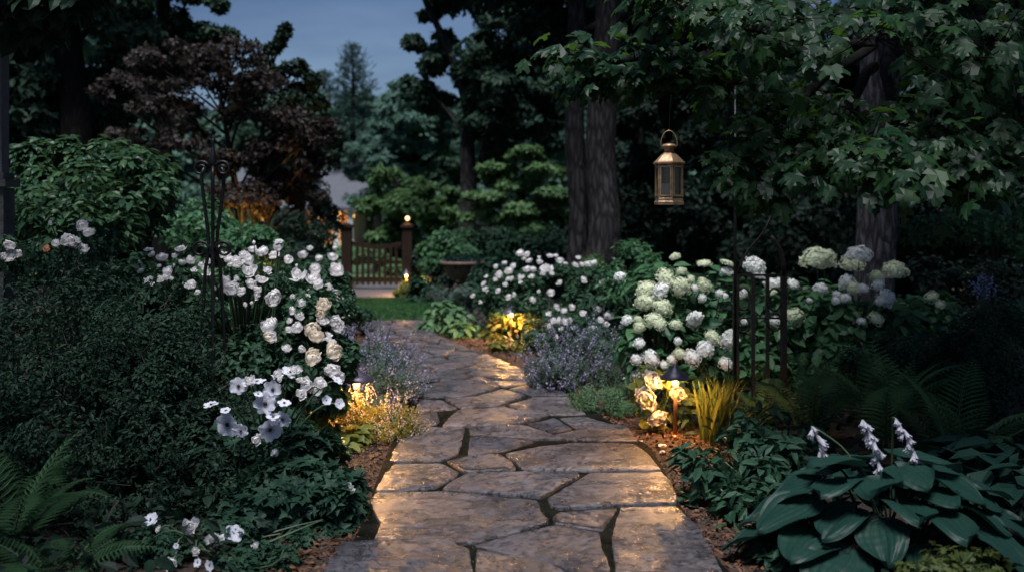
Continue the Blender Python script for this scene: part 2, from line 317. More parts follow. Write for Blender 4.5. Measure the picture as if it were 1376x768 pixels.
def lump_leaves(mb, lumps, per, size, tpl, width, lo=.55, upw=.5, rand=.6, floor=.01, mat=0, sub=(7, .42), flat=1.0, droop=.2):
    """lumps: (cx,cy,cz, rx,ry,rz); each is broken into sub-clumps so that the outline is uneven and gaps stay open"""
    k, sr = sub
    for L in lumps:
        c = np.array(L[:3]); r = np.array(L[3:6] if len(L) > 3 else (1, 1, 1))
        if k:
            cc, dd = blob_points(c, r * .78, k, .6)
            n = max(1, per // k); Ps, Ds = [], []
            for q in range(k):
                s_ = sr * rng.uniform(.7, 1.25); P, d = blob_points(cc[q], r * s_ * np.array([1, 1, flat]), n, lo); Ps.append(P); Ds.append(d * .7 + dd[q] * .5)
            P = np.concatenate(Ps); d = unit(np.concatenate(Ds))
        else: P, d = blob_points(c, r, per, lo)
        n = len(P); nn = unit(d * .7 + np.array([0, 0, upw]) + rand * rng.normal(size=(n, 3)) * .6)
        t = rng.normal(size=(n, 3)) + d * .8 - np.array([0, 0, droop]); t = unit(t - nn * (t * nn).sum(1, keepdims=True))
        ok = P[:, 2] > floor
        leaves(mb, P[ok], t[ok], nn[ok], size * rng.uniform(.65, 1.25, ok.sum()), tpl, width, mat)
def curve(a, b, bend, n=6):
    a = np.asarray(a, float); b = np.asarray(b, float); t = np.linspace(0, 1, n)[:, None]
    return a + (b - a) * t + np.asarray(bend) * (4 * t * (1 - t))
def stems(mb, base, lumps, n, r0=.008, mat=0):
    base = np.asarray(base, float)
    for i in range(n):
        L = lumps[rng.integers(len(lumps))]; e = blob_points(L[:3], np.array(L[3:6]) * .8, 1, .5)[0][0]; e[2] = max(e[2], .1)
        s_ = base + np.array([rng.uniform(-.5, .5) * L[3], rng.uniform(-.5, .5) * L[4], 0]); s_[2] = 0
        mb.tube(curve(s_, e, rng.normal(size=3) * .04), np.linspace(r0, r0 * .4, 6), 5, mat, False)
def bush(name, label, lumps, per, size, mat, tpl=T_OVAL, width=.55, group=None, cat='shrub', nst=14, stem=None, **kw):
    L0 = np.array([l[:6] for l in lumps]); c = L0[:, :3].mean(0); base = (c[0], c[1], 0)
    o = thing(name, label, cat, base, group)
    mb = MB(); lump_leaves(mb, lumps, per, size, tpl, width, **kw); mb.build('foliage', mat, o)
    if nst:
        sb = MB(); stems(sb, base, lumps, nst); sb.build('stems', stem or M['twig'], o)
    return o
def front(px, py, lumps, grow=1.0):                       # where the sight line meets the front of a plant
    d = np.array([(px - CX) / F, 1, -(py - HY) / F]); e = np.array([0, 0, EYE]); best = None
    for L in lumps:
        c = np.array(L[:3]); r = np.array(L[3:6]) * grow
        o_ = (e - c) / r; q = d / r; A = q @ q; B = 2 * o_ @ q; C = o_ @ o_ - 1; D = B * B - 4 * A * C
        if D >= 0:
            t = (-B - math.sqrt(D)) / (2 * A)
            if best is None or t < best[0]: best = (t, c)
    if best is None:                                       # outline flower: level with the nearest lump's middle
        ts = [(abs((e + d * L[1])[0] - L[0]), L) for L in lumps]; L = min(ts, key=lambda x: x[0])[1]
        return e + d * L[1], np.array(L[:3])
    return e + d * best[0], best[1]

# ------------------------------------------------------------------ ground, path, lawn
def ipoly(tab):
    q = np.array([ground_pt(*p)[:2] for p in tab]); q = q[np.argsort(q[:, 1])]; return q
LE = ipoly([(430, 800), (447, 768), (480, 740), (500, 690), (508, 660), (522, 620), (535, 590), (548, 560), (552, 530), (540, 505), (520, 480), (500, 462), (488, 447), (470, 436)])
RE = ipoly([(1000, 800), (965, 768), (935, 725), (908, 685), (890, 640), (868, 605), (830, 580), (790, 555), (755, 525), (715, 505), (670, 487), (625, 470), (590, 455), (575, 442), (582, 434)])
xl = lambda Y: np.interp(Y, LE[:, 1], LE[:, 0]); xr = lambda Y: np.interp(Y, RE[:, 1], RE[:, 0])
def sheet(name, pts, z, mat, kind='structure', parent=None):
    mb = MB(); mb.poly([(x, y, z) for x, y in pts], [tuple(range(len(pts)))]); o = mb.build(name, mat, parent)
    if kind: o['kind'] = kind
    return o
g = MB(); g.poly([(-900, -300, 0), (900, -300, 0), (900, 1500, 0), (-900, 1500, 0)], [(0, 1, 2, 3)]); o = g.build('ground', M['soil']); o['kind'] = 'structure'
path = bpy.data.objects.new('path', None); COL.objects.link(path); path['kind'] = 'structure'
ys = np.linspace(2.2, 14.0, 60)
pl = np.array([(xl(max(y, 3.95)) - .02, y) for y in ys]); pr = np.array([(xr(max(y, 3.95)) + .02, y) for y in ys])
bed = MB(); bed.poly([(x, y, .029) for x, y in np.concatenate([pl, pr])], [(i, 60 + i, 60 + i + 1, i + 1) for i in range(59)]); bed.build('gravel_bed', M['joint'], path)
def r1(x, y): return (440 + x / 2.548, 580 + y / 2.548)
def r2(x, y): return (480 + x / 3.276, 425 + y / 3.276)
S1 = [[(-40, 560), (0, 479), (50, 405), (160, 400), (290, 410), (440, 414), (488, 434), (495, 470), (500, 560)],
      [(155, 395), (182, 340), (140, 262), (165, 234), (390, 230), (560, 246), (722, 262), (735, 300), (760, 335), (640, 374), (500, 411), (440, 409), (290, 404)],
      [(500, 419), (640, 379), (770, 346), (860, 358), (933, 372), (940, 420), (965, 479), (975, 560), (900, 560), (800, 495), (750, 475), (620, 450)],
      [(507, 440), (620, 456), (745, 481), (800, 502), (890, 560), (507, 560)],
      [(1000, 285), (1195, 280), (1215, 300), (1272, 350), (1312, 420), (1345, 490), (1380, 560), (990, 560), (980, 460), (972, 390)],
      [(790, 294), (995, 286), (963, 330), (943, 365), (860, 350), (778, 340), (768, 315)],
      [(897, 166), (1145, 161), (1180, 200), (1200, 255), (1195, 272), (1050, 276), (795, 290), (762, 280), (750, 257), (832, 207)],
      [(470, 169), (660, 161), (855, 161), (868, 172), (800, 210), (735, 250), (560, 238), (388, 223), (422, 196)],
      [(225, 131), (390, 126), (453, 159), (438, 178), (370, 216), (200, 227), (160, 224), (195, 165)],
      [(213, 125), (222, 90), (250, 45), (300, 3), (472, 2), (466, 30), (450, 92), (428, 106), (385, 121)],
      [(485, 36), (660, 47), (713, 52), (600, 87), (481, 99)],
      [(486, 28), (486, 2), (600, -1), (690, 3), (770, 29), (830, 47), (720, 45), (660, 42)],
      [(407, 122), (480, 107), (588, 98), (638, 131), (647, 155), (470, 163)],
      [(607, 95), (720, 71), (850, 56), (1055, 60), (1105, 100), (1145, 155), (870, 156), (672, 152), (642, 125)]]
S2 = [[(372, 508), (400, 471), (440, 436), (650, 420), (720, 442), (845, 461), (730, 494), (500, 510)], [(742, 496), (870, 467), (952, 519), (850, 534)],
      [(885, 468), (1005, 460), (1110, 493), (1190, 505), (1225, 550), (1240, 572), (1130, 575), (950, 571), (860, 543), (962, 521)],
      [(225, 452), (355, 443), (368, 490), (350, 506), (225, 506)], [(270, 387), (368, 387), (447, 428), (250, 441)], [(382, 386), (520, 376), (640, 342), (748, 372), (650, 411), (456, 427)],
      [(657, 412), (770, 377), (930, 377), (985, 420), (1010, 452), (945, 455), (850, 455), (720, 440)], [(662, 340), (720, 327), (850, 312), (890, 335), (935, 370), (772, 371)],
      [(280, 322), (400, 303), (550, 300), (638, 331), (500, 369), (290, 380)], [(556, 304), (700, 303), (845, 305), (720, 322), (645, 329)]]
stones = [[ground_pt(*r1(*p))[:2] for p in s] for s in S1] + [[ground_pt(*r2(*p))[:2] for p in s] for s in S2]
# the far stretch: irregular flags cut by bisectors in the strip's own coordinates
Y0, Y1 = 8.85, 14.0
def clip(poly, a, b, cc):
    out = []
    for i in range(len(poly)):
        p, q = poly[i], poly[(i + 1) % len(poly)]; dp = a * p[0] + b * p[1] - cc; dq = a * q[0] + b * q[1] - cc
        if dp <= 0: out.append(p)
        if (dp < 0 < dq) or (dq < 0 < dp): t = dp / (dp - dq); out.append((p[0] + (q[0] - p[0]) * t, p[1] + (q[1] - p[1]) * t))
    return out
seeds = []
while len(seeds) < 66:
    p = (random.uniform(-.8, .8), random.uniform(0, (Y1 - Y0) * 1.35))
    if all((p[0] - q[0]) ** 2 + (p[1] - q[1]) ** 2 > .29 ** 2 for q in seeds) or random.random() < .01: seeds.append(p)
for p in seeds:
    poly = [(-.8, 0), (.8, 0), (.8, (Y1 - Y0) * 1.35), (-.8, (Y1 - Y0) * 1.35)]
    for q in seeds:
        if q is not p and poly:
            a, b = q[0] - p[0], q[1] - p[1]; poly = clip(poly, a, b, a * (p[0] + q[0]) / 2 + b * (p[1] + q[1]) / 2)
    if len(poly) > 2:
        out = []
        for i in range(len(poly)):
            for t in (0, .5):
                q = poly[(i + 1) % len(poly)]; s_, y_ = poly[i][0] * (1 - t) + q[0] * t, poly[i][1] * (1 - t) + q[1] * t
                Y = Y0 + y_ / 1.35; f_ = (s_ + .8) / 1.6; out.append(np.array([xl(Y) * (1 - f_) + xr(Y) * f_, Y]))
        stones.append(out)
for k, s in enumerate(stones):
    P = np.array(s, float); area = .5 * np.sum(P[:, 0] * np.roll(P[:, 1], -1) - P[:, 1] * np.roll(P[:, 0], -1))
    if area < 0: P = P[::-1]
    if abs(area) < .01: continue
    # densify, roughen, inset
    Q = []
    for i in range(len(P)):
        a, b = P[i], P[(i + 1) % len(P)]; m = max(2, int(np.linalg.norm(b - a) / .03)); Q += [a + (b - a) * t for t in np.arange(m) / m]
    Q = np.array(Q); Q = (Q * 6 + np.roll(Q, 1, 0) + np.roll(Q, -1, 0)) / 8
    tn = np.roll(Q, -1, 0) - np.roll(Q, 1, 0); tn = unit(tn); nr = np.stack([-tn[:, 1], tn[:, 0]], 1)
    gap = .007 if k >= len(S1) + len(S2) else (.006 if k >= len(S1) else .0015)
    Q = Q + nr * (gap + .0055 * np.array([noise.noise((p[0] * 7, p[1] * 7, k)) + .8 * noise.noise((p[0] * 26, p[1] * 26, k)) for p in Q]))[:, None]
    c = Q.mean(0); n = len(Q); zt = .042 + random.uniform(-.004, .006); tilt = np.array([random.uniform(-.006, .006), random.uniform(-.006, .006)])
    ext = np.abs(Q - c).max(); e1, e2, e3 = .002 / ext, .005 / ext, .012 / ext
    rings = [(1.0, -zt + .0), (1.0, -.009), (1 - e1, -.004), (1 - e2, -.001), (1 - e3, 0)] + [(f_, 0) for f_ in np.linspace(.95, .04, max(6, int(ext / .03)))]
    V = []
    for f_, dz in rings:
        for q in Q:
            p = c + (q - c) * f_; h = 0
            if dz > -.02:
                w_ = noise.noise((p[0] * 1.7 + p[1] * .6, p[1] * 3.4, k * 3.1)) * 2.6 + 1.0 * noise.noise((p[0] * 7, p[1] * 12, k)); st_ = math.floor(w_); fr_ = w_ - st_
                h = .0055 * (st_ + min(1, fr_ * 5)) * min(1, (1 - f_) * 9) + .004 * noise.noise((p[0] * 2.2, p[1] * 3, k)) + .0035 * noise.noise((p[0] * 12, p[1] * 17, k))
            h = max(h, -.006) if h > -.006 else -.006 + .15 * (h + .006)
            V.append((p[0], p[1], zt + dz + h + (tilt @ (p - c) if dz > -.02 else 0)))
    m = len(rings); f = [(i * n + j, i * n + (j + 1) % n, (i + 1) * n + (j + 1) % n, (i + 1) * n + j) for i in range(m - 1) for j in range(n)] + [tuple((m - 1) * n + j for j in range(n))]
    mb = MB(); mb.poly(V, f); st = mb.build('flagstone', M['stone'], path, True)
n = 15000; y = rng.uniform(3.9, 11, n); x = xl(y) + rng.random(n) * (xr(y) - xl(y)); P = np.stack([x, y, rng.uniform(.029, .031, n)], 1)
mb = MB(); leaves(mb, P, unit(rng.normal(size=(n, 3)) + [0, 0, .5]), rdir(n), rng.uniform(.005, .013, n), T_DIA, .6); tag(mb.build('moss', M['moss']), 'moss and grit growing in the joints of the flagstone path', 'moss', kind='stuff')
# lawn and the cross walk by the gate
lawn_pts = [(-7, 14.15), (-2.2, 14.1), (-1.15, 14.3), (-.85, 15.2), (-.8, 16.4), (-1.0, 17.6), (-2.2, 18.0), (-7, 18.1)]
sheet('lawn', lawn_pts, .008, M['lawnm'])
sheet('walkway', [(-3.9, 18.25), (-2.2, 18.15), (-1.0, 17.75), (-.5, 17.2), (.2, 17.4), (-.5, 18.3), (-1.6, 19.0), (-2.1, 19.2), (-2.1, 22), (-3.3, 22), (-3.3, 19.3), (-3.9, 19.2)], .012, M['walk'])
sheet('lawn_beyond_gate', [(-30, 22.1), (12, 22.1), (30, 60), (-60, 60)], .008, M['lawnm'])
def in_lawn(x, y): return (x > -7) & (y > 14.15) & (y < 18) & (x < np.interp(y, [14.2, 15.2, 16.4, 17.6, 18], [-1.2, -.85, -.8, -1.0, -2.0]))
n = 26000; x = rng.uniform(-4.2, -.75, n); y = rng.uniform(14.1, 18.1, n); k = in_lawn(x, y); x, y = x[k], y[k]; n = len(x)
mb = MB(); D = unit(np.stack([rng.normal(size=n) * .35, rng.normal(size=n) * .35, np.ones(n)], 1))
leaves(mb, np.stack([x, y, np.full(n, .005)], 1), D, rdir(n), rng.uniform(.03, .06, n), T_DIA, .14); tag(mb.build('grass', M['grass']), 'short mown grass of the lawn before the gate', 'grass', kind='stuff')

# mulch chips and low ground cover
n = 16000; y = rng.uniform(3.6, 12.5, n); side = rng.random(n) < .5; off = rng.random(n) ** 1.3 * .55 + .0
x = np.where(side, xl(y) - off, xr(y) + off); P = np.stack([x, y, rng.uniform(.004, .022, n)], 1)
mb = MB(); leaves(mb, P, unit(rng.normal(size=(n, 3)) * [1, 1, .35]), unit(rng.normal(size=(n, 3)) * .5 + [0, 0, 1]), rng.uniform(.012, .045, n), T_DIA, .45)
tag(mb.build('mulch', M['mulch']), 'brown bark mulch chips along both path edges', 'mulch', kind='stuff')
n = 42000; x = rng.uniform(-8, 8, n); y = 3.3 + 20 * rng.random(n) ** 1.3; k = ((x < xl(y) - .4) | (x > xr(y) + .4) | (y > 14)) & ~in_lawn(x, y) & ~((x > -3.9) & (x < .2) & (y > 17.2)); x, y = x[k], y[k]; n = len(x)
P = np.stack([x, y, rng.uniform(.0, .16, n)], 1); nn = unit(rng.normal(size=(n, 3)) * .5 + [0, 0, 1])
mb = MB(); leaves(mb, P, np.cross(nn, rdir(n)), nn, rng.uniform(.05, .11, n), T_OVAL, .6); tag(mb.build('ground_cover', M['dark']), 'low dark leafy ground cover filling the beds', 'ground cover', kind='stuff')

# ------------------------------------------------------------------ trees
def tree(name, label, base, spine, rad, lumps, per, size, leafm, barkm, tpl=T_DIA, width=.55, limb_r=.05, group=None, cat='tree', nlimb=None, flat=.7, sub=(8, .42), extra=None, seg=14, crown=True, limb_from=(.35, .95), **kw):
    o = thing(name, label, cat, base, group)
    sp = np.array(spine, float); tt = np.linspace(0, 1, len(sp)); T = np.linspace(0, 1, max(14, len(sp) * 4))
    P = np.stack([np.interp(T, tt, sp[:, i]) for i in range(3)], 1)
    wob = np.array([[noise.noise((t * 5, base[0], 1.3)), noise.noise((t * 5, base[1], 7.1)), 0] for t in T]) * rad[0] * .5 * np.minimum(1, T * 6)[:, None]
    P = P + wob; rr = np.interp(T, np.linspace(0, 1, len(rad)), rad); rr[0] *= 1.35; rr[1] *= 1.08
    mb = MB(); mb.tube(P, rr, seg); mb.build('trunk', barkm, o, True)
    lb = MB(); ids = list(range(len(lumps)))
    if nlimb is not None: random.shuffle(ids); ids = ids[:nlimb]
    for i in ids:
        c = np.array(lumps[i][:3]); h = c[2] - .5 * np.linalg.norm(c[:2] - P[-1, :2]) - .3
        lo, hi = int(len(P) * limb_from[0]), int(len(P) * limb_from[1]) - 1
        j = int(np.clip(np.argmin(np.abs(P[:, 2] - h)), lo, hi)); a = P[j]
        L = np.linalg.norm(c - a); q = curve(a, c, rng.normal(size=3) * .06 * L + np.array([0, 0, .05 * L]), 8)
        lb.tube(q, np.linspace(min(limb_r * (1 + .25 * L), rr[j] * .7), limb_r * .22, 8), 6)
        for _ in range(3):
            s_ = q[rng.integers(3, 7)]; e = blob_points(c, lumps[i][3:6], 1, .5)[0][0]; lb.tube(curve(s_, e, rng.normal(size=3) * .08), np.linspace(limb_r * .3, limb_r * .08, 6), 5)
    for pts, r0, r1_ in (extra or []): lb.tube(pts, np.linspace(r0, r1_, len(pts)), 8)
    if lb.n: lb.build('branches', barkm, o, True)
    if crown:
        mb = MB(); lump_leaves(mb, lumps, per, size, tpl, width, flat=flat, sub=sub, **kw); mb.build('crown', leafm, o)
    return o
def cloud(c, r, n, s0, s1, flat=.7):                       # lumps spread through an ellipsoid
    P, _ = blob_points(c, r, n, .35); S = rng.uniform(s0, s1, n)
    return [(p[0], p[1], p[2], s_, s_, s_ * flat) for p, s_ in zip(P, S)]
def up(px, Y, top, lean=0): return [(gx(px, Y), Y, 0), (gx(px, Y) + lean * .4, Y, top * .5), (gx(px, Y) + lean, Y + .1, top)]

# far: pine, woods on both sides, trees that close the view
def pine(label, px, Y, top, n=20, group='pines against the sky'):
    x = gx(px, Y); o = thing('pine_tree', label, 'tree', (x, Y, 0), group)
    mb = MB(); mb.tube([(x, Y, 0), (x, Y, top * .6), (x, Y, top)], [.22, .15, .03], 8); mb.build('trunk', M['barkd'], o, True)
    mb = MB(); lb = MB()
    for i in range(n):
        t = i / (n - 1); z = top * (.22 + .76 * t); L = (1 - t) ** .7 * top * .17 * random.uniform(.75, 1.2) + .25
        for k in range(5):
            a = k * 2 * math.pi / 5 + i * 1.1 + random.uniform(-.3, .3); d = np.array([math.cos(a), math.sin(a), 0]); e = np.array([x, Y, z]) + d * L + np.array([0, 0, L * (.15 + .5 * t)])
            q = curve((x, Y, z), e, (0, 0, -.08 * L), 5); lb.tube(q, np.linspace(.04, .012, 5), 4, 0, False)
            m = int(14 + 30 * L); tt = rng.uniform(.3, 1.05, m)[:, None]; P = np.array([x, Y, z]) + (e - np.array([x, Y, z])) * tt + rng.normal(size=(m, 3)) * [.16, .16, .09]
            leaves(mb, P, unit(rng.normal(size=(m, 3)) + d * .8 + [0, 0, .5]), rdir(m), rng.uniform(.2, .38, m), T_DIA, .22)
    lb.build('branches', M['barkd'], o); mb.build('crown', M['pine'], o)
    return o
pine('tall dark pine rising highest against the evening sky', 474, 55, gz(62, 55))
pine('shorter pine just left of the tallest pine in the sky gap', 436, 58, gz(98, 58), 16)
def wood_lumps(spec):
    out = []
    for px, Y, ptop, r, nn in spec:
        x = gx(px, Y); top = gz(ptop, Y)
        for i in range(nn): out.append((x + random.uniform(-1, 1) * r, Y + random.uniform(-1, 1) * r * .6, top * (.15 + .85 * (i + .5) / nn) - r * .3, r * random.uniform(.5, .8), r * .6, r * random.uniform(.35, .55)))
    return out
mb = MB(); spec = [(px, random.uniform(66, 80), (random.uniform(112, 140) if 215 < px < 655 else random.uniform(-260, -80)), 4.2, 9) for px in range(-700, 2150, 62)]
low_wood = [(gx(px, 62), 62 + random.uniform(-3, 3), random.uniform(.8, 2.2), 3.6, 2.5, 2.2) for px in range(-900, 2300, 48)] + [(gx(px, 60), 60 + random.uniform(-3, 3), random.uniform(4, 7), 3.8, 2.5, 3) for px in range(760, 2300, 55)]
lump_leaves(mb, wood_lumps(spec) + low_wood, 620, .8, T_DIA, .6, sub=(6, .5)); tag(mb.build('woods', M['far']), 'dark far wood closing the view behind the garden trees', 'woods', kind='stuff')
def far_tree(label, px, Y, ptop, wpx, leafm, n=16, per=900, low=.25, size=.2, group='leafy trees closing the back of the garden', barkm=None):
    x = gx(px, Y); top = gz(ptop, Y); rx = wpx / 2 / F * Y; zc = top * (.5 + low / 2)
    L = cloud((x, Y, zc), (rx * .8, rx * .8, top * (1 - low) / 2 * .85), n, rx * .28, rx * .48)
    return tree('leafy_tree', label, (x, Y, 0), up(px, Y, top * .8), [rx * .07 + .08, .1, .03], L, per, size, leafm, barkm or M['barkd'], limb_r=.04, group=group)
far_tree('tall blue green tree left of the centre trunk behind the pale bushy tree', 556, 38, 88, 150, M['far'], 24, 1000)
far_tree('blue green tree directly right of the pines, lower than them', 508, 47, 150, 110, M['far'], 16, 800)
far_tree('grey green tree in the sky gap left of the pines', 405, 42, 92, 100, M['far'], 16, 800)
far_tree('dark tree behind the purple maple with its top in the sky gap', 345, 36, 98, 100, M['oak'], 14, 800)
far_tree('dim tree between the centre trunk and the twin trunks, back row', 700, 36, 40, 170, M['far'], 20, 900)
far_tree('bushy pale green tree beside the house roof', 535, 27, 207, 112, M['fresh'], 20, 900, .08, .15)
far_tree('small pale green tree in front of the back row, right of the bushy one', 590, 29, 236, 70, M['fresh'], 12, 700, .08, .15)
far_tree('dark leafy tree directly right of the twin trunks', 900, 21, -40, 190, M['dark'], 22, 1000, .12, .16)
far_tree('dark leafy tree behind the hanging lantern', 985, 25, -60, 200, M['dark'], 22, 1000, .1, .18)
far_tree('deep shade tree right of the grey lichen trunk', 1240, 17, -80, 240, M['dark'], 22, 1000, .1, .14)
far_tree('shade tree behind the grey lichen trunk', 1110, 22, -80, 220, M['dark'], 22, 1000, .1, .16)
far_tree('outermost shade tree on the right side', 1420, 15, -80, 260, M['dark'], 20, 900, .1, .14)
und = bush('understory_shrub', 'dark understory shrub in the wood edge at the back', [(0, 0, 1.1, 1.9, 1.2, 1.2), (.9, .3, .8, 1.2, 1, .9), (-1.0, -.2, .9, 1.3, 1, 1.0)], 1500, .17, M['dark'], T_OVAL, .6, 'understory shrubs along the wood edge', nst=8)
spots = [(-120, 30, 1.2), (40, 27, 1.3), (160, 30, 1.1), (270, 29, 1.1), (385, 31, .8), (640, 33, 1.0), (760, 26, 1.0), (880, 24, 1.2), (960, 27, 1.3), (1050, 20, 1.1), (1120, 25, 1.3), (1210, 19, 1.1), (1300, 22, 1.3), (1390, 18, 1.2), (1480, 22, 1.4)]
for i, (px, Y, s_) in enumerate(spots):
    if i == 0: und.location = (gx(px, Y), Y, 0); und.scale = (s_,) * 3
    else: copy_thing(und, (gx(px, Y), Y, 0), random.uniform(0, 6), s_)
# layered small tree, pale, right of centre
Y = 21; L = []
for px, py, wp in [(705, 205, 45), (668, 232, 60), (735, 228, 60), (700, 245, 80), (655, 265, 60), (745, 262, 70), (690, 280, 90), (650, 292, 60), (740, 290, 80), (712, 305, 80)]:
    c = at(px, py, Y + random.uniform(-.4, .4)); L.append((*c, wp / 2 / F * Y, wp / 2 / F * Y, .17))
tree('layered_tree', 'small pale tree with flat layered boughs left of the twin trunks', (gx(702, Y), Y, 0), up(702, Y, 2.4), [.1, .07, .03], L, 1100, .13, M['fresh'], M['barkd'], T_LOBED, .9, .02, cat='tree', flat=.7, sub=(6, .45))

# middle: the oak with the leaning limbs
Y = 24; L = [(*at(px, py, Y + dy), r, r, r * .7) for px, py, r, dy in [(598, -10, .7, 0), (615, -10, .8, .8), (576, 12, .34, .3), (640, -20, 1.0, 0), (690, 10, 1.0, -.5), (735, -20, 1.1, 0), (655, 60, .8, -.6), (700, 75, .9, -.4), (740, 70, 1.0, .5), (620, 95, .6, .3),
    (665, 120, .75, -.5), (710, 130, .8, 0), (745, 130, .8, .6), (600, 60, .45, .5), (580, 85, .5, .4), (560, 118, .45, 1), (590, 140, .5, .9), (650, 160, .5, -.4), (690, 170, .6, 0), (735, 180, .6, .6), (668, 200, .35, 0), (556, 58, .3, 1), (650, -120, 1.5, 0), (740, -110, 1.5, 0), (620, -135, 1.2, 0)]]
px = 626
tree('oak_tree', 'oak with one upright grey trunk forking into leaning limbs at centre', (gx(px, Y), Y, 0), [(gx(px, Y), Y, 0), (gx(627, Y), Y, gz(220, Y)), (gx(632, Y), Y, gz(150, Y)), (gx(655, Y), Y, gz(40, Y)), (gx(668, Y), Y, gz(-120, Y))], [.235, .19, .17, .12, .07], L, 1000, .17, M['oak'], M['bark'], T_OVAL, .6, .035,
     extra=[([at(631, 160, Y), at(618, 105, Y), at(598, 55, Y), at(575, 10, Y), at(560, -30, Y)], .12, .06), ([at(640, 245, Y), at(650, 205, Y), at(662, 160, Y), at(690, 110, Y), at(700, 30, Y)], .1, .05)], nlimb=16)
# twin trunks
Y = 16
for px, r0, lab, yy in [(776, .18, 'slimmer and darker of the twin trunks, on the left', 16.0), (806, .27, 'thicker grey trunk of the twin trees, on the right', 15.6)]:
    x = gx(px, yy); L = cloud((x + .5, yy, 7.6), (3, 2.4, 2.6), 16, .7, 1.2) + [(*at(p, q, yy + .8), .7, .7, .4) for p, q in ([(730, 20), (700, -5), (755, 60)] if px < 800 else [(850, 25), (880, -5), (905, 40), (860, 80)])]
    tree('tall_tree', 'tall tree with the ' + lab, (x, yy, 0), [(x, yy, 0), (x + .02, yy, 2), (x + (.1 if px > 800 else -.05), yy, 5), (x + .2, yy + .1, 10)], [r0, r0 * .9, r0 * .8, .08], L, 700, .16, M['dark'], M['bark'], T_OVAL, .6, .04, group='twin trunk trees', seg=20, nlimb=10, limb_from=(.5, .95))
# left background: two dark trees
Y = 17; L = [(*at(px, py, Y + dy), r, r, r * .7) for px, py, r, dy in [(20, 20, 1, 0), (90, -10, 1.1, 0), (150, 30, .9, .5), (40, 90, .8, 0), (150, 95, .6, .6), (20, 160, .7, 0), (80, 150, .6, .8), (160, 150, .6, .6), (-40, 60, 1.2, 0), (-60, 180, 1, 0), (60, -120, 1.8, 0), (-80, -80, 1.8, 0), (180, -70, 1.2, 0), (30, 230, .7, .8), (120, 200, .6, 1.)]]
x = gx(95, Y); tree('shade_tree', 'big dark tree with a thick black trunk at far left', (x, Y, 0), [(x, Y, 0), (x + .05, Y, 3), (x - .1, Y, 6), (x, Y, 9)], [.3, .26, .2, .08], L, 1200, .17, M['oak'], M['barkd'], T_OVAL, .6, .05, group='dark trees at the left', nlimb=9)
Y = 21; L = [(*at(px, py, Y + dy), r, r, r * .7) for px, py, r, dy in [(220, -20, 1, 0), (180, 25, .7, 0), (240, 35, .55, .4), (275, 45, .4, 0), (215, 65, .6, 0), (290, 6, .22, 0), (262, -12, .4, 0), (180, 90, .7, .6), (245, 85, .5, .6), (280, 80, .4, .6), (306, 48, .2, 0), (240, -120, 1.5, 0), (170, -90, 1.2, 0)]]
x = gx(218, Y); tree('shade_tree', 'dark tree with leafy sprays against the sky, right of the thick black trunk', (x, Y, 0), [(x, Y, 0), (x, Y, 3), (x + .05, Y, 6), (x, Y, 8.5)], [.2, .17, .14, .06], L, 900, .15, M['oak'], M['barkd'], T_OVAL, .6, .035, group='dark trees at the left', nlimb=10)
L = cloud((-5.3, 1.7, 6.2), (3.3, 2.6, 1.5), 30, .8, 1.3, .6) + cloud((-2.9, 1.6, 5.4), (1.3, 1.3, .8), 4, .6, .9, .6) + [(*at(px, py, 6.3), .42, .42, .2) for px, py in [(10, -20), (70, -38), (130, -52), (30, 10)]]  # crown added out of view to shade the left bed; low boughs dip in
tree('added_shading_tree', 'added tree mostly out of view, shading the left bed, boughs in the top left corner', (-6.3, 3.2, 0), [(-6.3, 3.2, 0), (-6.25, 3.2, 2.5), (-6.1, 3.0, 5), (-5.9, 2.8, 7)], [.28, .25, .2, .08], L, 420, .15, M['oak'], M['barkd'], T_OVAL, .6, .04, nlimb=24)
# the thin twiggy tree whose shoot stands in the sky
Y = 16.5; L = [(*at(px, py, Y), r, r, r * .8) for px, py, r in [(352, 86, .2), (366, 66, .10), (374, 56, .08), (381, 45, .07), (384, 38, .05), (340, 118, .35), (375, 100, .2), (395, 92, .22), (405, 120, .28), (368, 135, .35), (420, 108, .15), (390, 150, .35), (425, 140, .2), (415, 170, .35), (445, 185, .25), (440, 215, .3)]]
x = gx(350, Y); tree('slender_tree', 'slender dark tree with one thin shoot pointing up into the sky', (x, Y, 0), [(x, Y, 0), (x, Y, 2), (gx(355, Y), Y, gz(120, Y)), (gx(384, Y), Y, gz(36, Y))], [.07, .05, .03, .008], L, 420, .11, M['dark'], M['barkd'], T_OVAL, .55, .02)
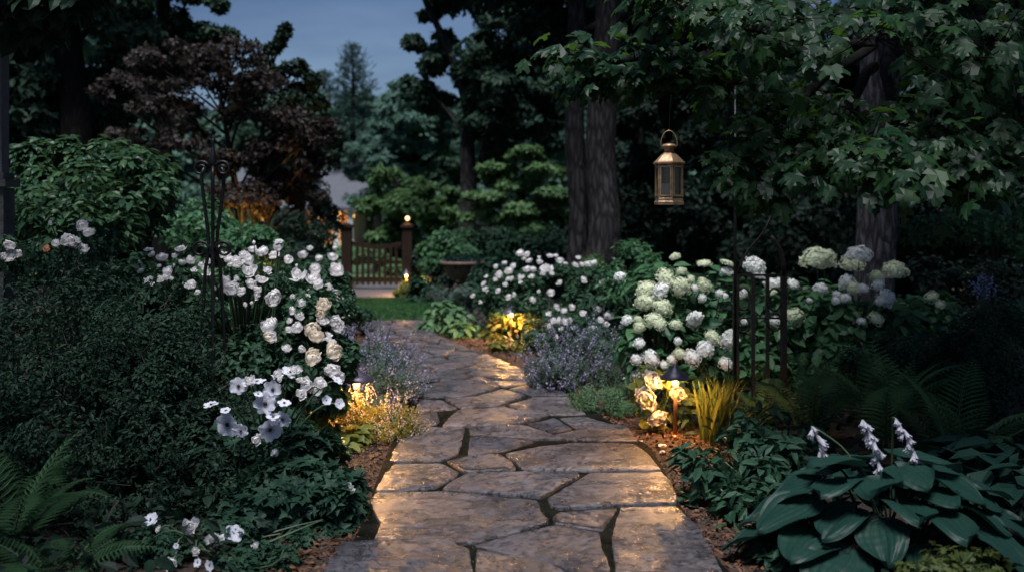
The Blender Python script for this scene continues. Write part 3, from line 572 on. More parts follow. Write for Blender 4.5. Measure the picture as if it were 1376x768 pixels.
# purple Japanese maple, uplit from its foot
Y = 14; L = []
for px, py, wp in [(255, 75, 90), (320, 70, 80), (200, 82, 70), (175, 115, 80), (235, 128, 110), (300, 118, 90), (225, 145, 100), (150, 125, 50), (280, 95, 80), (350, 110, 70), (170, 185, 70), (250, 185, 100), (330, 155, 90), (390, 160, 70), (345, 205, 80), (300, 215, 70), (395, 195, 80), (430, 175, 60), (418, 222, 44), (375, 245, 70), (330, 255, 60), (300, 260, 50), (410, 265, 60), (355, 272, 60)]:
    c = at(px, py, Y + random.uniform(-.6, .6)); L.append((*c, wp / 2 / F * Y, wp / 2 / F * Y * 1.2, .21))
x = gx(325, Y); o = tree('purple_maple', 'purple leaved maple in flat layers, lit orange from its foot', (x, Y, 0), [(x, Y, 0), (x + .1, Y, .8), (x - .05, Y, 1.8), (x - .3, Y, 3.2)], [.085, .07, .05, .02], L, 640, .085, M['purple'], M['barkd'], T_LOBED, .8, .022, sub=(12, .36), flat=.8, rand=.9,
    extra=[([(x, Y, .15), at(342, 262, Y - .2), at(352, 225, Y - .1), at(385, 170, Y)], .06, .025), ([(x, Y, .3), at(360, 298, Y - .3), at(378, 262, Y - .2), at(415, 230, Y)], .045, .015), ([(x, Y, .2), at(300, 250, Y - .2), at(280, 190, Y), at(240, 130, Y)], .055, .02)], limb_from=(.1, .95))

# the maple on the right: grey trunk, big leaves hanging into the picture
Y = 10; x = gx(1168, Y)
br = []                                                    # leafy boughs: (points in photo pixels with depth, leaf count, spread)
boughs = [([(1175, 60, 9.2), (1080, 62, 7.6), (985, 70, 6.4), (900, 78, 5.9), (830, 82, 5.7), (748, 70, 5.6)], 210, .11),
          ([(985, 70, 6.4), (920, 96, 5.9), (850, 105, 5.7), (770, 112, 5.6)], 130, .09),
          ([(1080, 62, 7.6), (1000, 105, 6.3), (930, 120, 5.9), (890, 128, 5.8)], 170, .12),
          ([(1080, 40, 7.2), (990, 20, 6.0), (930, 10, 5.6), (880, -5, 5.5)], 170, .16),
          ([(1175, 60, 9.0), (1100, 110, 7.0), (1040, 150, 6.2), (1000, 190, 5.9), (965, 232, 5.7)], 170, .10),
          ([(1100, 110, 7.0), (1060, 170, 6.1), (1035, 215, 5.8), (1020, 262, 5.6)], 150, .10),
          ([(1175, 90, 8.0), (1130, 150, 6.2), (1110, 190, 5.6), (1075, 235, 5.2)], 150, .12),
          ([(1190, 80, 8.0), (1200, 150, 6.0), (1180, 190, 5.2), (1130, 220, 4.9)], 170, .13),
          ([(1200, 60, 8.0), (1260, 130, 6.0), (1250, 200, 5.0), (1215, 240, 4.7)], 150, .13),
          ([(1200, 60, 8.0), (1330, 130, 6.0), (1330, 210, 5.0), (1300, 245, 4.8)], 170, .14),
          ([(1200, 40, 8.0), (1290, 70, 6.5), (1370, 120, 5.5), (1400, 190, 5.0)], 150, .2),
          ([(1190, 10, 8.0), (1130, 20, 6.4), (1050, 30, 5.6), (1000, 40, 5.2)], 240, .22),
          ([(1200, 10, 8.0), (1230, 10, 6.4), (1200, 40, 5.4), (1150, 60, 5.0)], 200, .22),
          ([(1200, 0, 8.0), (1300, 0, 6.4), (1330, 40, 5.4), (1340, 80, 5.0)], 240, .25)]
o = thing('maple_tree', 'maple with a grey lichened trunk and broad leaves hanging over the hydrangeas', 'tree', (x, Y, 0))
mb = MB(); T = np.linspace(0, 1, 24); P = np.stack([x + .12 * T + .06 * np.sin(T * 5), np.full(24, Y), T * 7], 1); mb.tube(P, np.interp(T, [0, .06, .5, 1], [.27, .2, .185, .08]), 22); mb.build('trunk', M['barkl'], o, True)
lb = MB(); cr = MB(); tops = []
for pts, nl, sp_ in boughs:
    nl = int(nl * .78)
    q = np.array([at(*p) for p in pts]); t0 = np.linspace(0, 1, len(q)); tt = np.linspace(0, 1, 16); C = np.stack([np.interp(tt, t0, q[:, i]) for i in range(3)], 1)
    C[1:-1] += rng.normal(size=(14, 3)) * .015; lb.tube(C, np.linspace(.022 if pts[0][2] < 7.5 else .045, .004, 16), 6)
    t = rng.uniform(.22, 1.02, nl) ** .8; B = np.stack([np.interp(t, tt, C[:, i]) for i in range(3)], 1)
    tan = unit(np.stack([np.interp(t, tt, np.gradient(C[:, i])) for i in range(3)], 1)); off = rng.normal(size=(nl, 3)) * sp_ * np.array([1, 1.3, .75]) * (1.25 - .6 * t)[:, None]
    Pl = B + off; out = unit(off * 1.0 + tan * sp_ * .9 + [0, 0, -.35 * sp_]); out[:, 2] -= rng.uniform(.1, .75, nl); out = unit(out)
    nn = unit(rng.normal(size=(nl, 3)) * .35 + [0, -.25, 1]); nn = unit(nn - out * (nn * out).sum(1, keepdims=True))
    qx = CX + Pl[:, 0] / Pl[:, 1] * F; qy = HY - (Pl[:, 2] - EYE) / Pl[:, 1] * F; kp = ~((qx > 862) & (qx < 936) & (qy > 112) & (Pl[:, 1] < 7.2)) & ~((qx > 1138) & (qx < 1212) & (qy > 40) & (qy < 135))
    leaves(cr, Pl[kp], out[kp], nn[kp], rng.uniform(.075, .135, kp.sum()), T_MAPLE, 1.0)
    for i in np.nonzero(kp)[0][::3]: lb.tube(np.array([B[i], (B[i] + Pl[i]) / 2 + [0, 0, .01], Pl[i]]), [.0035, .0025, .0018], 4, 0, False)
L = cloud((5.4, 5.4, 6.0), (3.2, 6.0, 1.6), 44, .8, 1.3, .6) + cloud((5.2, 3.0, 5.6), (2.4, 2.6, 1.0), 26, .6, 1.0, .6) + cloud((3.9, 4.6, 5.1), (2.3, 2.9, .8), 50, .6, 1.0, .6) + cloud((5.4, 10, 3.6), (1.4, 1.5, .8), 8, .5, .8, .6)  # high clumps added out of view to shade the right boughs and bed
for l in L[::2]:
    a = P[min(23, int(np.clip((l[2] - .8) / 7 * 24, 8, 20)))]; lb.tube(curve(a, l[:3], rng.normal(size=3) * .15, 8), np.linspace(.06, .012, 8), 6)
lump_leaves(cr, L, 330, .15, T_LOBED, 1.1, flat=.7, sub=(7, .45), droop=.5)
lb.tube(curve(at(1275, 140, 9), at(1190, -90, 9.5), (.25, 0, .2), 8), np.linspace(.10, .09, 8), 8)
lb.build('branches', M['barkd'], o, True); cr.build('crown', M['maple'], o)

# ------------------------------------------------------------------ house behind the trees
Y = 50; hx0, hx1 = gx(300, Y), gx(486, Y); ze, zr = gz(279, Y), gz(212, Y)
h = thing('house', 'house with a grey slate roof and a lit porch behind the gate', 'house', ((hx0 + hx1) / 2, Y, 0))
mb = MB(); mb.box(((hx0 + hx1) / 2 - .3, Y + 5, ze / 2), ((hx1 - hx0) / 2 - .7, 3.4, ze / 2)); mb.build('wall', M['siding'], h)
mb = MB(); a, b = hx0 - .3, hx1; mb.poly([(a, Y, ze), (b, Y, ze), (b, Y + 5, zr), (a, Y + 5, zr), (a, Y + 10, ze), (b, Y + 10, ze), (a, Y, ze - .18), (b, Y, ze - .18), (a, Y + 10, ze - .18), (b, Y + 10, ze - .18)], [(0, 1, 2, 3), (3, 2, 5, 4), (0, 3, 4, 8, 6), (1, 7, 9, 5, 2), (6, 7, 1, 0), (8, 4, 5, 9), (6, 8, 9, 7)]); mb.build('roof', M['roof'], h)
for px in (471, 452, 425, 380, 330):
    mb = MB(); mb.box((gx(px, Y + .3), Y + .3, (ze - .18) / 2), (.13, .13, (ze - .18) / 2)); mb.box((gx(px, Y + .3), Y + .3, .12), (.19, .19, .12)); mb.box((gx(px, Y + .3), Y + .3, ze - .28), (.18, .18, .07)); mb.build('porch_column', M['white'], h)
mb = MB(); mb.box((gx(461, Y + 1.6), Y + 1.58, .95), (.42, .03, .95)); dd = mb.build('door', M['door'], h)
mb = MB(); mb.box((gx(461, Y + 1.6) + .33, Y + 1.52, .95), (.03, .04, .03)); mb.build('handle', M['brass'], dd)
mb = MB(); mb.lathe((gx(475, Y + 1.2), Y + .9, ze - .5), [(.03, .3), (.1, .26), (.11, .02), (.05, 0)], 10); mb.build('porch_light', M['bulb'], h)
def lamp(name, loc, watts, parent, r=.04, col=WARM, kind='POINT', aim=None, cone=110):
    d = bpy.data.lights.new(name, kind); d.energy = watts * LAMP; d.color = col; d.shadow_soft_size = r
    if kind == 'SPOT': d.spot_size = R(cone); d.spot_blend = .6
    l = bpy.data.objects.new(name, d); COL.objects.link(l); l.parent = parent; l.location = Vector(tuple(float(v) for v in loc)) - Vector(tuple(wl(parent)))
    if aim is not None: l.rotation_euler = (-(Vector(tuple(aim)) - Vector(tuple(loc)))).to_track_quat('Z', 'Y').to_euler()
    return l
lamp('porch_bulb', (gx(473, Y + 1.), Y + .75, ze - .55), 22, h, .1)

# ------------------------------------------------------------------ gate
Y = 20.3; xa, xb = gx(466, Y), gx(547.5, Y); zt = gz(306, Y)
gt = thing('garden_gate', 'brown wooden picket gate with a dipped top rail and two posts', 'gate', ((xa + xb) / 2, Y, 0))
for xx in (xa, xb):
    mb = MB(); mb.box((xx, Y, zt / 2), (.10, .10, zt / 2)); p = mb.build('post', M['wood'], gt)
    mb = MB(); mb.box((xx, Y, zt + .03), (.13, .13, .028)); mb.box((xx, Y, zt + .075), (.10, .10, .02), top=.4); mb.build('cap', M['wood'], p)
xs = np.linspace(xa + .12, xb - .12, 14); dip = lambda x_: gz(322, Y) - .10 * math.cos((x_ - (xa + xb) / 2) / (xb - xa) * math.pi) ** 1.0
mb = MB()
for z0 in (-.05,):
    V = []
    for x_ in xs: V += [(x_, Y - .035, dip(x_) - .09), (x_, Y - .035, dip(x_)), (x_, Y + .035, dip(x_)), (x_, Y + .035, dip(x_) - .09)]
    mb.poly(V, [(i * 4 + j, i * 4 + (j + 1) % 4, (i + 1) * 4 + (j + 1) % 4, (i + 1) * 4 + j) for i in range(13) for j in range(4)] + [(0, 3, 2, 1), (52, 53, 54, 55)])
mb.build('top_rail', M['wood'], gt)
mb = MB(); mb.box(((xa + xb) / 2, Y, .2), ((xb - xa) / 2 - .12, .03, .05)); mb.box(((xa + xb) / 2, Y, .55), ((xb - xa) / 2 - .12, .022, .035)); mb.build('lower_rails', M['wood'], gt)
for i in range(8):
    x_ = xa + .22 + i * (xb - xa - .44) / 7; mb = MB(); mb.box((x_, Y - .055, (.08 + dip(x_) - .1) / 2 + .02), (.028, .018, (dip(x_) - .1 - .08) / 2)); mb.build('picket', M['wood'], gt)
mb = MB(); mb.box((xb - .16, Y - .08, .85), (.05, .02, .02)); mb.build('latch', M['iron'], gt)
pl_ = thing('post_lamp', 'small glowing round lamp on top of the right gate post', 'lamp', (xb, Y, zt + .095))
mb = MB(); mb.lathe((xb, Y, zt + .094), [(.05, 0), (.05, .02), (.025, .03), (.025, .05)], 14); mb.build('base', M['iron'], pl_)
mb = MB(); mb.lathe((xb, Y, zt + .145), [(.02, 0)] + [(.045 * math.sin(a_), .045 - .045 * math.cos(a_)) for a_ in np.linspace(.4, 2.9, 9)], 16); mb.build('globe', M['globe'], pl_, True)
lamp('globe_light', (xb, Y - .12, zt + .21), .35, pl_, .06)

# ------------------------------------------------------------------ path lights
def path_light(label, px, py_cap, Y, watts, rcap, stem_h=None, lens=True, tilt=0):
    c = at(px, py_cap, Y); z = c[2]; o = thing('path_light', label, 'garden light', (c[0], Y, 0), 'low path lights along the beds')
    mb = MB(); mb.tube([(c[0], Y, 0), (c[0] + .004, Y, z * .5), (c[0], Y, z - .085)], [.013, .012, .012], 10); mb.tube([(c[0], Y, 0), (c[0], Y, .03)], [.03, .02], 10); mb.build('stem', M['copper'], o, True)
    mb = MB(); mb.lathe((c[0], Y, z), [(.020, -.075), (.024, -.07), (.026, -.02), (.022, .0)], 16); mb.build('lens', M['bulb'], o, True)
    out_ = [(rcap, -.016), (rcap * 1.01, -.010), (rcap * .62, .022), (rcap * .3, .05), (.02, .062), (.014, .078), (.005, .086)]; in_ = [(.004, .05), (rcap * .3, .044), (rcap * .62, .016)]
    mb = MB(); mb.lathe((c[0], Y, z), in_ + [(rcap * .985, -.014)] + out_, 28); cp = mb.build('cap', M['capm'], o, True); cp.rotation_euler = (0, tilt, 0)
    for a_ in np.arange(3) * 2 * math.pi / 3 + .5: lamp('light', (c[0] + .045 * math.cos(a_), Y + .045 * math.sin(a_), z - .006), watts / 3, o, .022)
    return o
path_light('path light with a wide dark cap beside the left catmint', 479, 508, 6.95, 5, .125)
path_light('path light with a purple grey cap among the iris leaves on the right', 907, 505, 6.7, 4.6, .10)
path_light('farther path light at the path bend among golden leaves', 687, 418, 11.9, 8, .14)
c = at(546, 372, 18.9); path_light('short path light before the right gate post', 546, 368, 18.9, 9, .10)
# uplight below the purple maple
c = np.array([gx(338, 13.4), 13.3, 0]); o = thing('uplight', 'small ground uplight at the foot of the purple maple', 'garden light', c)
mb = MB(); mb.tube([c, c + [0, 0, .12]], .012, 8); mb.build('stake', M['iron'], o); mb = MB(); mb.tube([c + [0, 0, .1], c + [-.02, .06, .24]], [.04, .06], 14, 0, False); mb.build('shade', M['iron'], o, True)
mb = MB(); mb.lathe(c + [-.016, .05, .2], [(.045, 0), (.045, .008)], 14); mb.build('lens', M['bulb'], o)
lamp('uplight_bulb', c + np.array([0, 0, .3]), 75, o, .05, (1, .55, .14), 'SPOT', c + np.array([.02, .7, 1.6]), 62)

# ------------------------------------------------------------------ urn
Y = 17.6; c = np.array([gx(622, Y), Y, 0]); z1 = gz(351, Y); o = thing('garden_urn', 'wide stone bowl urn on a pedestal beside the back shrubs', 'urn', c)
mb = MB(); mb.lathe(c, [(.14, z1 - .34), (.30, z1 - .24), (.335, z1 - .1), (.34, z1 - .065), (.40, z1 - .06), (.415, z1 - .03), (.40, z1), (.36, z1), (.34, z1 - .05), (.1, z1 - .09)], 30); mb.build('bowl', M['terra'], o, True)
mb = MB(); mb.lathe(c, [(.22, 0), (.22, .06), (.13, .1), (.11, z1 - .4), (.16, z1 - .36)], 24); mb.build('pedestal', M['terra'], o)
u = thing('urn_plant', 'low blue green plant growing in the stone bowl urn', 'plant', c + [0, 0, z1 - .06]); mb = MB(); lump_leaves(mb, [(c[0], c[1], z1 - .01, .34, .34, .12)], 700, .1, T_OVAL, .4, sub=(0, 0)); mb.build('foliage', M['hosta'], u)

# ------------------------------------------------------------------ flowers (meshes about 1 unit across, facing +Z, seated at the origin)
def petal(mb, ang, prof, half, wob=.03, mat=0, ru=5, rv=5):
    """prof(u) -> (radius, height); half(u) -> half width"""
    G = np.zeros((ru, rv, 3)); tw = rng.normal(size=3)
    for i, u in enumerate(np.linspace(0, 1, ru)):
        r, z = prof(u); hw = half(u)
        for j, v in enumerate(np.linspace(-1, 1, rv)):
            x, y = r - .25 * hw * v * v, hw * v; zz = z + wob * (math.sin(3 * v + tw[0] * 3) * u + .6 * math.sin(5 * v + tw[1] * 4) * u * u)
            G[i, j] = (x * math.cos(ang) - y * math.sin(ang), x * math.sin(ang) + y * math.cos(ang), zz)
    mb.grid(G, mat)
def rose_mesh(name, mat, seed, n=24, open_=1.0, zs=1.0):
    global rng; keep = rng; rng = np.random.default_rng(seed); mb = MB()
    for k in range(n):
        t = k / (n - 1); a = k * 2.4 + rng.uniform(-.25, .25); rk = .15 + .30 * t ** .9
        top = R(86 - 66 * t * open_ + rng.uniform(-16, 16)); flare = (.06 + .26 * t * t) * open_; hw = R(78 - 30 * t); G = np.zeros((6, 7, 3)); w1, w2 = rng.uniform(0, 6, 2)
        for i, u in enumerate(np.linspace(0, 1, 6)):
            ph = R(-70) + (top - R(-70)) * u; wd = hw * (.55 + .45 * math.sin(math.pi * min(1, u + .12)) if u > .5 else .55 + .45 * math.sin(math.pi * (u + .12)))
            for j, v in enumerate(np.linspace(-1, 1, 7)):
                r_ = rk * (1 + flare * max(0, u - .55) ** 1.4 * 2.2 + .09 * math.sin(3 * v + w1) * u + .07 * math.sin(6 * v + w2) * u * u); p_ = ph - .22 * v * v * u
                G[i, j] = (r_ * math.cos(p_) * math.cos(a + wd * v), r_ * math.cos(p_) * math.sin(a + wd * v), (r_ * math.sin(p_) * .92 + .36) * zs)
        mb.grid(G)
    me = mb.mesh(name, mat, True); rng = keep; return me
ROSES = [rose_mesh('rose_bloom', M['petal'], 11, 26), rose_mesh('rose_bloom', M['petal'], 12, 22, .8), rose_mesh('rose_bloom', M['petal'], 13, 18, 1.15), rose_mesh('rose_bloom', M['petal'], 14, 28, .9)]
CREAM = [rose_mesh('cream_bloom', M['cream'], 15, 26), rose_mesh('cream_bloom', M['cream'], 16, 22, .8)]
PEACH = rose_mesh('peach_bloom', M['peach'], 17, 20)
BUD = rose_mesh('rose_bud', M['petal'], 18, 9, .1, 1.3)
LOOSE = [rose_mesh('loose_bloom', M['petal'], 19, 9, 1.3), rose_mesh('loose_bloom', M['petal'], 20, 11, 1.2)]
def anemone_mesh(seed):
    global rng; keep = rng; rng = np.random.default_rng(seed); mb = MB(); n = int(rng.integers(5, 8))
    for k in range(n):
        a = k * 2 * math.pi / n + rng.uniform(-.12, .12); L = rng.uniform(.44, .52); lift = rng.uniform(.02, .16)
        petal(mb, a, lambda u: (.03 + L * u, .01 * (k % 2) + lift * u ** 1.6 - .05 * max(0, u - .8)), lambda u: .27 * math.sin(math.pi * min(.96, .12 + .78 * u)) ** .7 * 6 / n, .03, 0, 6, 6)
    me = mb.mesh('anemone_bloom', M['anpetal'], True); rng = keep; return me
ANEM = [anemone_mesh(s) for s in (31, 32, 33, 34)]
mb = MB(); mb.lathe((0, 0, .03), [(.085, 0), (.08, .05), (.05, .08), (.01, .095)], 10)
th = np.linspace(0, 2 * math.pi, 34, endpoint=False); rr_ = rng.uniform(.13, .18, 34); P = np.stack([rr_ * np.cos(th), rr_ * np.sin(th), rng.uniform(.05, .09, 34)], 1)
leaves(mb, P, np.stack([-np.sin(th), np.cos(th), th * 0], 1), np.tile([0, 0, 1.], (34, 1)), .03, T_DIA, .7, 1)
for p in P[::2]: mb.tube([(p[0] * .5, p[1] * .5, .04), p], .004, 3, 0, False)
ANCENTRE = mb.mesh('flower_centre', [M['disc'], M['stamen']], True)
def mophead(name, mat, seed, rx=.5, rz=.4, n=230, fl=.085):
    global rng; keep = rng; rng = np.random.default_rng(seed); mb = MB()
    d = rdir(n * 2); d = d[d[:, 2] > -.45][:n]; bump = np.array([1 + .42 * noise.noise(Vector(v) * 2.1 + Vector((seed, 0, 0))) for v in d.tolist()])
    C = d * np.array([rx, rx, rz]) * bump[:, None] + [0, 0, rz * .55]; nn = unit(d + rng.normal(size=d.shape) * .25); t = unit(np.cross(nn, rdir(len(d)))); b = np.cross(nn, t)
    a_ = np.linspace(-.5, 1.5, 9); mb.lathe((0, 0, rz * .55), [(max(.005, rx * .8 * math.cos(x_)), rz * .8 * math.sin(x_)) for x_ in a_], 16)
    for q in range(4):
        a = q * math.pi / 2; dd = t * math.cos(a) + b * math.sin(a); leaves(mb, C, dd + nn * .25, nn, fl * rng.uniform(.8, 1.2, len(C)), T_DIA, .95)
    me = mb.mesh(name, mat); rng = keep; return me
MOP = {'l': [mophead('lime_head', M['hlime'], 41), mophead('lime_head', M['hlime'], 42, .5, .33)], 'w': [mophead('white_head', M['hwhite'], 43), mophead('white_head', M['hwhite'], 44, .5, .36)],
       'p': [mophead('long_head', M['hwhite'], 45, .34, .8, 330)], 'f': [mophead('flat_head', M['hlime'], 46, .5, .2, 160)]}
def blooms(o, lumps, tab, conv, sc, meshes, name='bloom', grow=1.04, stem=None, upb=.45, smul=1.0, facing=.35, center=None, back=.0):
    sb = MB(); mid = np.mean([l[:3] for l in lumps], 0)
    for i, r in enumerate(tab):
        px, py = conv(r[0], r[1]); size = r[2] / sc; key = r[3] if len(r) > 3 else None
        p, c = front(px, py, lumps, grow); ax = unit(unit(p - c) * .8 + np.array([0, 0, upb]) + np.array([0, -facing, 0]) + rng.normal(size=3) * .22)
        d = size / F * p[1] * smul; ml = meshes[key] if isinstance(meshes, dict) else meshes
        me = ml[i % len(ml)]; vary = (d * random.uniform(.88, 1.2), d * random.uniform(.82, 1.08), d * random.uniform(.78, 1.1)); b = put(name, me, o, p - ax * d * .25, ax, vary, rng.uniform(0, 6))
        if center is not None: q = bpy.data.objects.new('flower_centre', center); COL.objects.link(q); q.parent = b
        if stem:
            e = p - ax * d * .22; s_ = np.array([c[0] * .6 + p[0] * .4, c[1] * .6 + p[1] * .4, max(.03, min(p[2] - .15, c[2] * .8))]); sb.tube(curve(s_, e, (0, 0, .05), 6), np.linspace(.006, .0035, 6), 5, 0, False)
    if stem: sb.build('flower_stems', stem, o)
cA = lambda x, y: (x / 2.989, 200 + y / 2.989)
cB = lambda x, y: (x / 2.207, 420 + y / 2.207)
cC = lambda x, y: (400 + x / 2.989, 200 + y / 2.989)
cD = lambda x, y: (800 + x / 2.989, 200 + y / 2.989)
cE = lambda x, y: (800 + x / 2.207, 420 + y / 2.207)
def lum(px, py, Y, wpx, hpx, ry=None):                     # a lump given by its middle and size in the photo, at depth Y
    c = at(px, py, Y); rx = wpx / 2 / F * Y; return (c[0], Y, c[2], rx, ry or rx, hpx / 2 / F * Y)

# ------------------------------------------------------------------ left bed
BX = {}; BX['large'] = [lum(60, 480, 5.7, 330, 270, .75), lum(190, 500, 5.6, 220, 230, .6), lum(110, 570, 5.4, 330, 240, .6), lum(-60, 460, 5.9, 250, 260, .7), lum(230, 560, 5.4, 150, 200, .4)]
bush('boxwood_shrub', 'large dark clipped boxwood filling the left side before the roses', BX['large'], 8500, .034, M['box'], T_OVAL, .5, sub=(26, .26), upw=.5, rand=.7, nst=0)
BX['smaller'] = [lum(250, 620, 5.2, 220, 160, .4), lum(150, 650, 5.0, 240, 130, .4)]
bush('boxwood_shrub', 'smaller dark boxwood between the big one and the anemones', BX['smaller'], 4500, .034, M['box'], T_OVAL, .5, sub=(16, .3), nst=0)
RB = [lum(330, 425, 7.0, 230, 175, .7), lum(235, 430, 6.9, 130, 150, .5), lum(420, 440, 6.9, 120, 160, .5), lum(350, 500, 6.7, 240, 170, .6), lum(430, 500, 6.6, 110, 120, .4), lum(280, 510, 6.6, 160, 160, .5)]
o = bush('rose_bush', 'largest white rose bush, full of blooms, behind the iron obelisk', RB, 3600, .055, M['rose'], T_OVAL, .6, 'white rose bushes', sub=(14, .3), nst=26, stem=M['stem'])
roseA = [(650,440,42),(610,425,32),(590,405,26),(565,490,32),(600,530,42),(645,525,36),(672,500,42),(725,400,46),(765,450,42),(780,485,28),(770,550,46),(795,575,28),(808,465,25),(835,455,30),(830,500,36),(890,430,30),(920,445,42),(950,455,56),(1000,450,52),(1000,493,66),(1015,405,38),(1055,415,56),(1100,430,42),(1115,395,52),(1075,487,36),(1155,450,44),(905,530,52),(930,565,72),(965,575,42),(950,520,28),(1010,545,42),(1035,570,36),(1055,528,40),(1100,600,72),(1195,510,76),(1260,525,60),(1280,550,46),(1210,620,36),(1175,595,24),(1205,672,32),(1195,720,46),(1080,712,78),(1088,757,50),(1255,730,56),(1275,757,46),(1340,690,44),(1355,720,52),(985,625,20),(820,657,26),(700,430,30),(688,520,20),(860,560,24),(1235,590,22),(640,470,18),(1320,745,30),(1165,690,24)]
roseA += [(x * 2.989, (y - 200) * 2.989, 36) for x, y in [(405, 470), (432, 455), (455, 440), (447, 472), (416, 440), (440, 497), (385, 468), (425, 483), (400, 497)]]
roseA += [(x + random.uniform(-38, 38), y + random.uniform(-26, 26), random.uniform(22, 40)) for x, y, *_ in random.sample(roseA, 20)]
blooms(o, RB, roseA, cA, 2.989, ROSES + [LOOSE[0]], stem=M['stem'], smul=1.0)
roseLow = [(884,47,36),(888,12,28),(957,25,32),(940,232,32),(947,203,30),(890,200,24),(912,215,42),(985,172,52),(930,255,26),(985,95,32),(1000,40,42),(1010,190,30)]
blooms(o, RB, roseLow, cB, 2.207, ROSES, smul=1.0)
blooms(o, RB, [(880,400,16),(1020,380,16),(1130,375,14),(700,470,14),(560,455,14),(1190,470,16),(1010,620,16),(870,600,14)], cA, 2.989, [BUD], 'rose_bud', stem=M['stem'], grow=1.12)
blooms(o, RB, [(1300,630,54),(1290,660,42),(1283,640,30)], cA, 2.989, CREAM, 'cream_bloom', smul=1.15); blooms(o, RB, [(926,133,48),(988,118,48),(940,75,42),(925,50,42),(797,75,30)], cB, 2.207, CREAM, 'cream_bloom', smul=1.12)
RB2 = [lum(435, 395, 9.6, 90, 110, .5), lum(450, 440, 9.3, 70, 90, .4), lum(400, 390, 9.8, 70, 90, .5)]
o = bush('rose_bush', 'smaller white rose bush behind the largest one, toward the gate', RB2, 1800, .06, M['rose'], T_OVAL, .6, 'white rose bushes', sub=(10, .35), nst=10)
blooms(o, RB2, [(1215,430,42),(1280,440,30),(1335,435,44),(1355,490,58),(1265,487,42),(1345,400,22),(1245,400,26),(1320,555,28),(1350,585,36),(1365,605,30)], cA, 2.989, ROSES, smul=1.1)
blooms(o, RB2, [(190,665,36)], cC, 2.989, CREAM, 'cream_bloom'); blooms(o, RB2, [(55,575,34),(150,580,32),(130,555,22),(165,605,28),(70,600,24)], cC, 2.989, ROSES)
RB3 = [lum(105, 325, 6.6, 110, 70, .3), lum(25, 335, 6.4, 80, 60, .3)]
o = bush('rose_bush', 'thin pinkish white rose bush behind the large boxwood at far left', RB3, 420, .05, M['rose'], T_OVAL, .6, 'white rose bushes', sub=(8, .35), nst=8)
blooms(o, RB3, [(330,310,42),(355,338,40),(336,402,36),(275,370,50),(225,380,28),(40,390,46),(40,430,46),(70,425,36),(295,385,26),(202,300,20),(310,370,26),(15,432,30)], cA, 2.989, ROSES, smul=1.15, stem=M['stem'])
blooms(o, RB3, [(188,402,34)], cA, 2.989, [PEACH], 'peach_bloom')

AN = [lum(360, 600, 5.5, 190, 130, .45), lum(310, 640, 5.25, 170, 110, .35), lum(420, 640, 5.2, 130, 140, .3), lum(455, 690, 4.85, 70, 110, .22), lum(380, 680, 4.9, 170, 120, .3)]
o = bush('anemone_plant', 'anemone clump with dark centred white flowers and lobed leaves beside the path', AN, 1500, .085, M['anem'], T_LOBED, .95, cat='flowers', sub=(13, .33), upw=.7, rand=.8, nst=20, stem=M['stem'])
AN_UP = [lum(360, 540, 5.2, 190, 150, .25)]
blooms(o, AN_UP, [(703,217,54),(806,228,50),(781,270,64),(668,337,64),(710,352,44),(800,353,66),(838,318,46)], cB, 2.207, ANEM, 'bloom', stem=M['stem'], upb=.1, facing=1.4, center=ANCENTRE, smul=1.1)
blooms(o, AN_UP, [(762,193,42),(862,165,60),(623,262,48),(668,284,30),(843,258,46),(810,300,42),(765,235,28)], cB, 2.207, ANEM, 'bloom', stem=M['stem'], upb=1.2, facing=-.2, center=ANCENTRE)
blooms(o, AN_UP + AN, [(816,412,28),(828,200,18),(150,527 - 0,20)][:2], cB, 2.207, [BUD], 'bud', stem=M['stem'])
blooms(o, AN, [(150,525,44),(175,687,40)], lambda x, y: (400 + x / 2.207, 420 + y / 2.207), 2.207, LOOSE, 'loose_bloom', stem=M['stem'])
blooms(o, AN_UP, [(395, 497, 17), (430, 516, 18), (455, 507, 18), (440, 536, 15), (405, 528, 18), (372, 503, 16), (368, 562, 16), (458, 541, 15), (345, 590, 14), (335, 512, 17)], lambda x, y: (x, y), 1.0, LOOSE + ANEM[2:], stem=M['stem'], upb=.6, facing=.6)
# lit pale leaves and golden thyme around the left lamp
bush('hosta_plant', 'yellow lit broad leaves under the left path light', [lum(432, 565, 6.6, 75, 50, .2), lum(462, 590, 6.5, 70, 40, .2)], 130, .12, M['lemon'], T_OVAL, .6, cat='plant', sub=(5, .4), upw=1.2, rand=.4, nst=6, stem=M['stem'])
TH = [lum(522, 572, 6.75, 100, 72, .3), lum(488, 566, 6.9, 70, 60, .2), lum(540, 585, 6.7, 60, 44, .2)]
def spikes(o, lumps, n, L, mat, fl, name='flower_spikes', spread=.9, upb=1.0, dens=16, stemm=None, r=.6):
    mb = MB(); sb = mb
    for i in range(n):
        l = lumps[rng.integers(len(lumps))]; p, d = blob_points(l[:3], l[3:6], 1, .8, 0.0); p, d = p[0], d[0]
        a = unit(d * spread * np.array([1, 1, .4]) + [0, 0, upb] + rng.normal(size=3) * .18); q = curve(p - a * L * .3, p + a * L * rng.uniform(.6, 1.1), rng.normal(size=3) * L * .06, 5); sb.tube(q, [.003, .003, .0025, .002, .0015], 4, 1, False)
        t = rng.uniform(.3, 1, dens); P = np.stack([np.interp(t, np.linspace(0, 1, 5), q[:, k]) for k in range(3)], 1); D = rdir(dens) * .9 + a * .5; P += D * fl * .25
        leaves(mb, P, D, rdir(dens), fl * rng.uniform(.6, 1.1, dens) * (1.25 - .7 * t), T_DIA, .7)
    return mb.build(name, [mat, stemm or M['stem']], o)
for b_ in [x for x in COL.objects if x.name.startswith('boxwood_shrub') and x.parent is None]: spikes(b_, BX[b_['label'].split()[0]], 170, .15, M['box'], .034, 'shoots', 1.0, .5, 26, M['twig'])
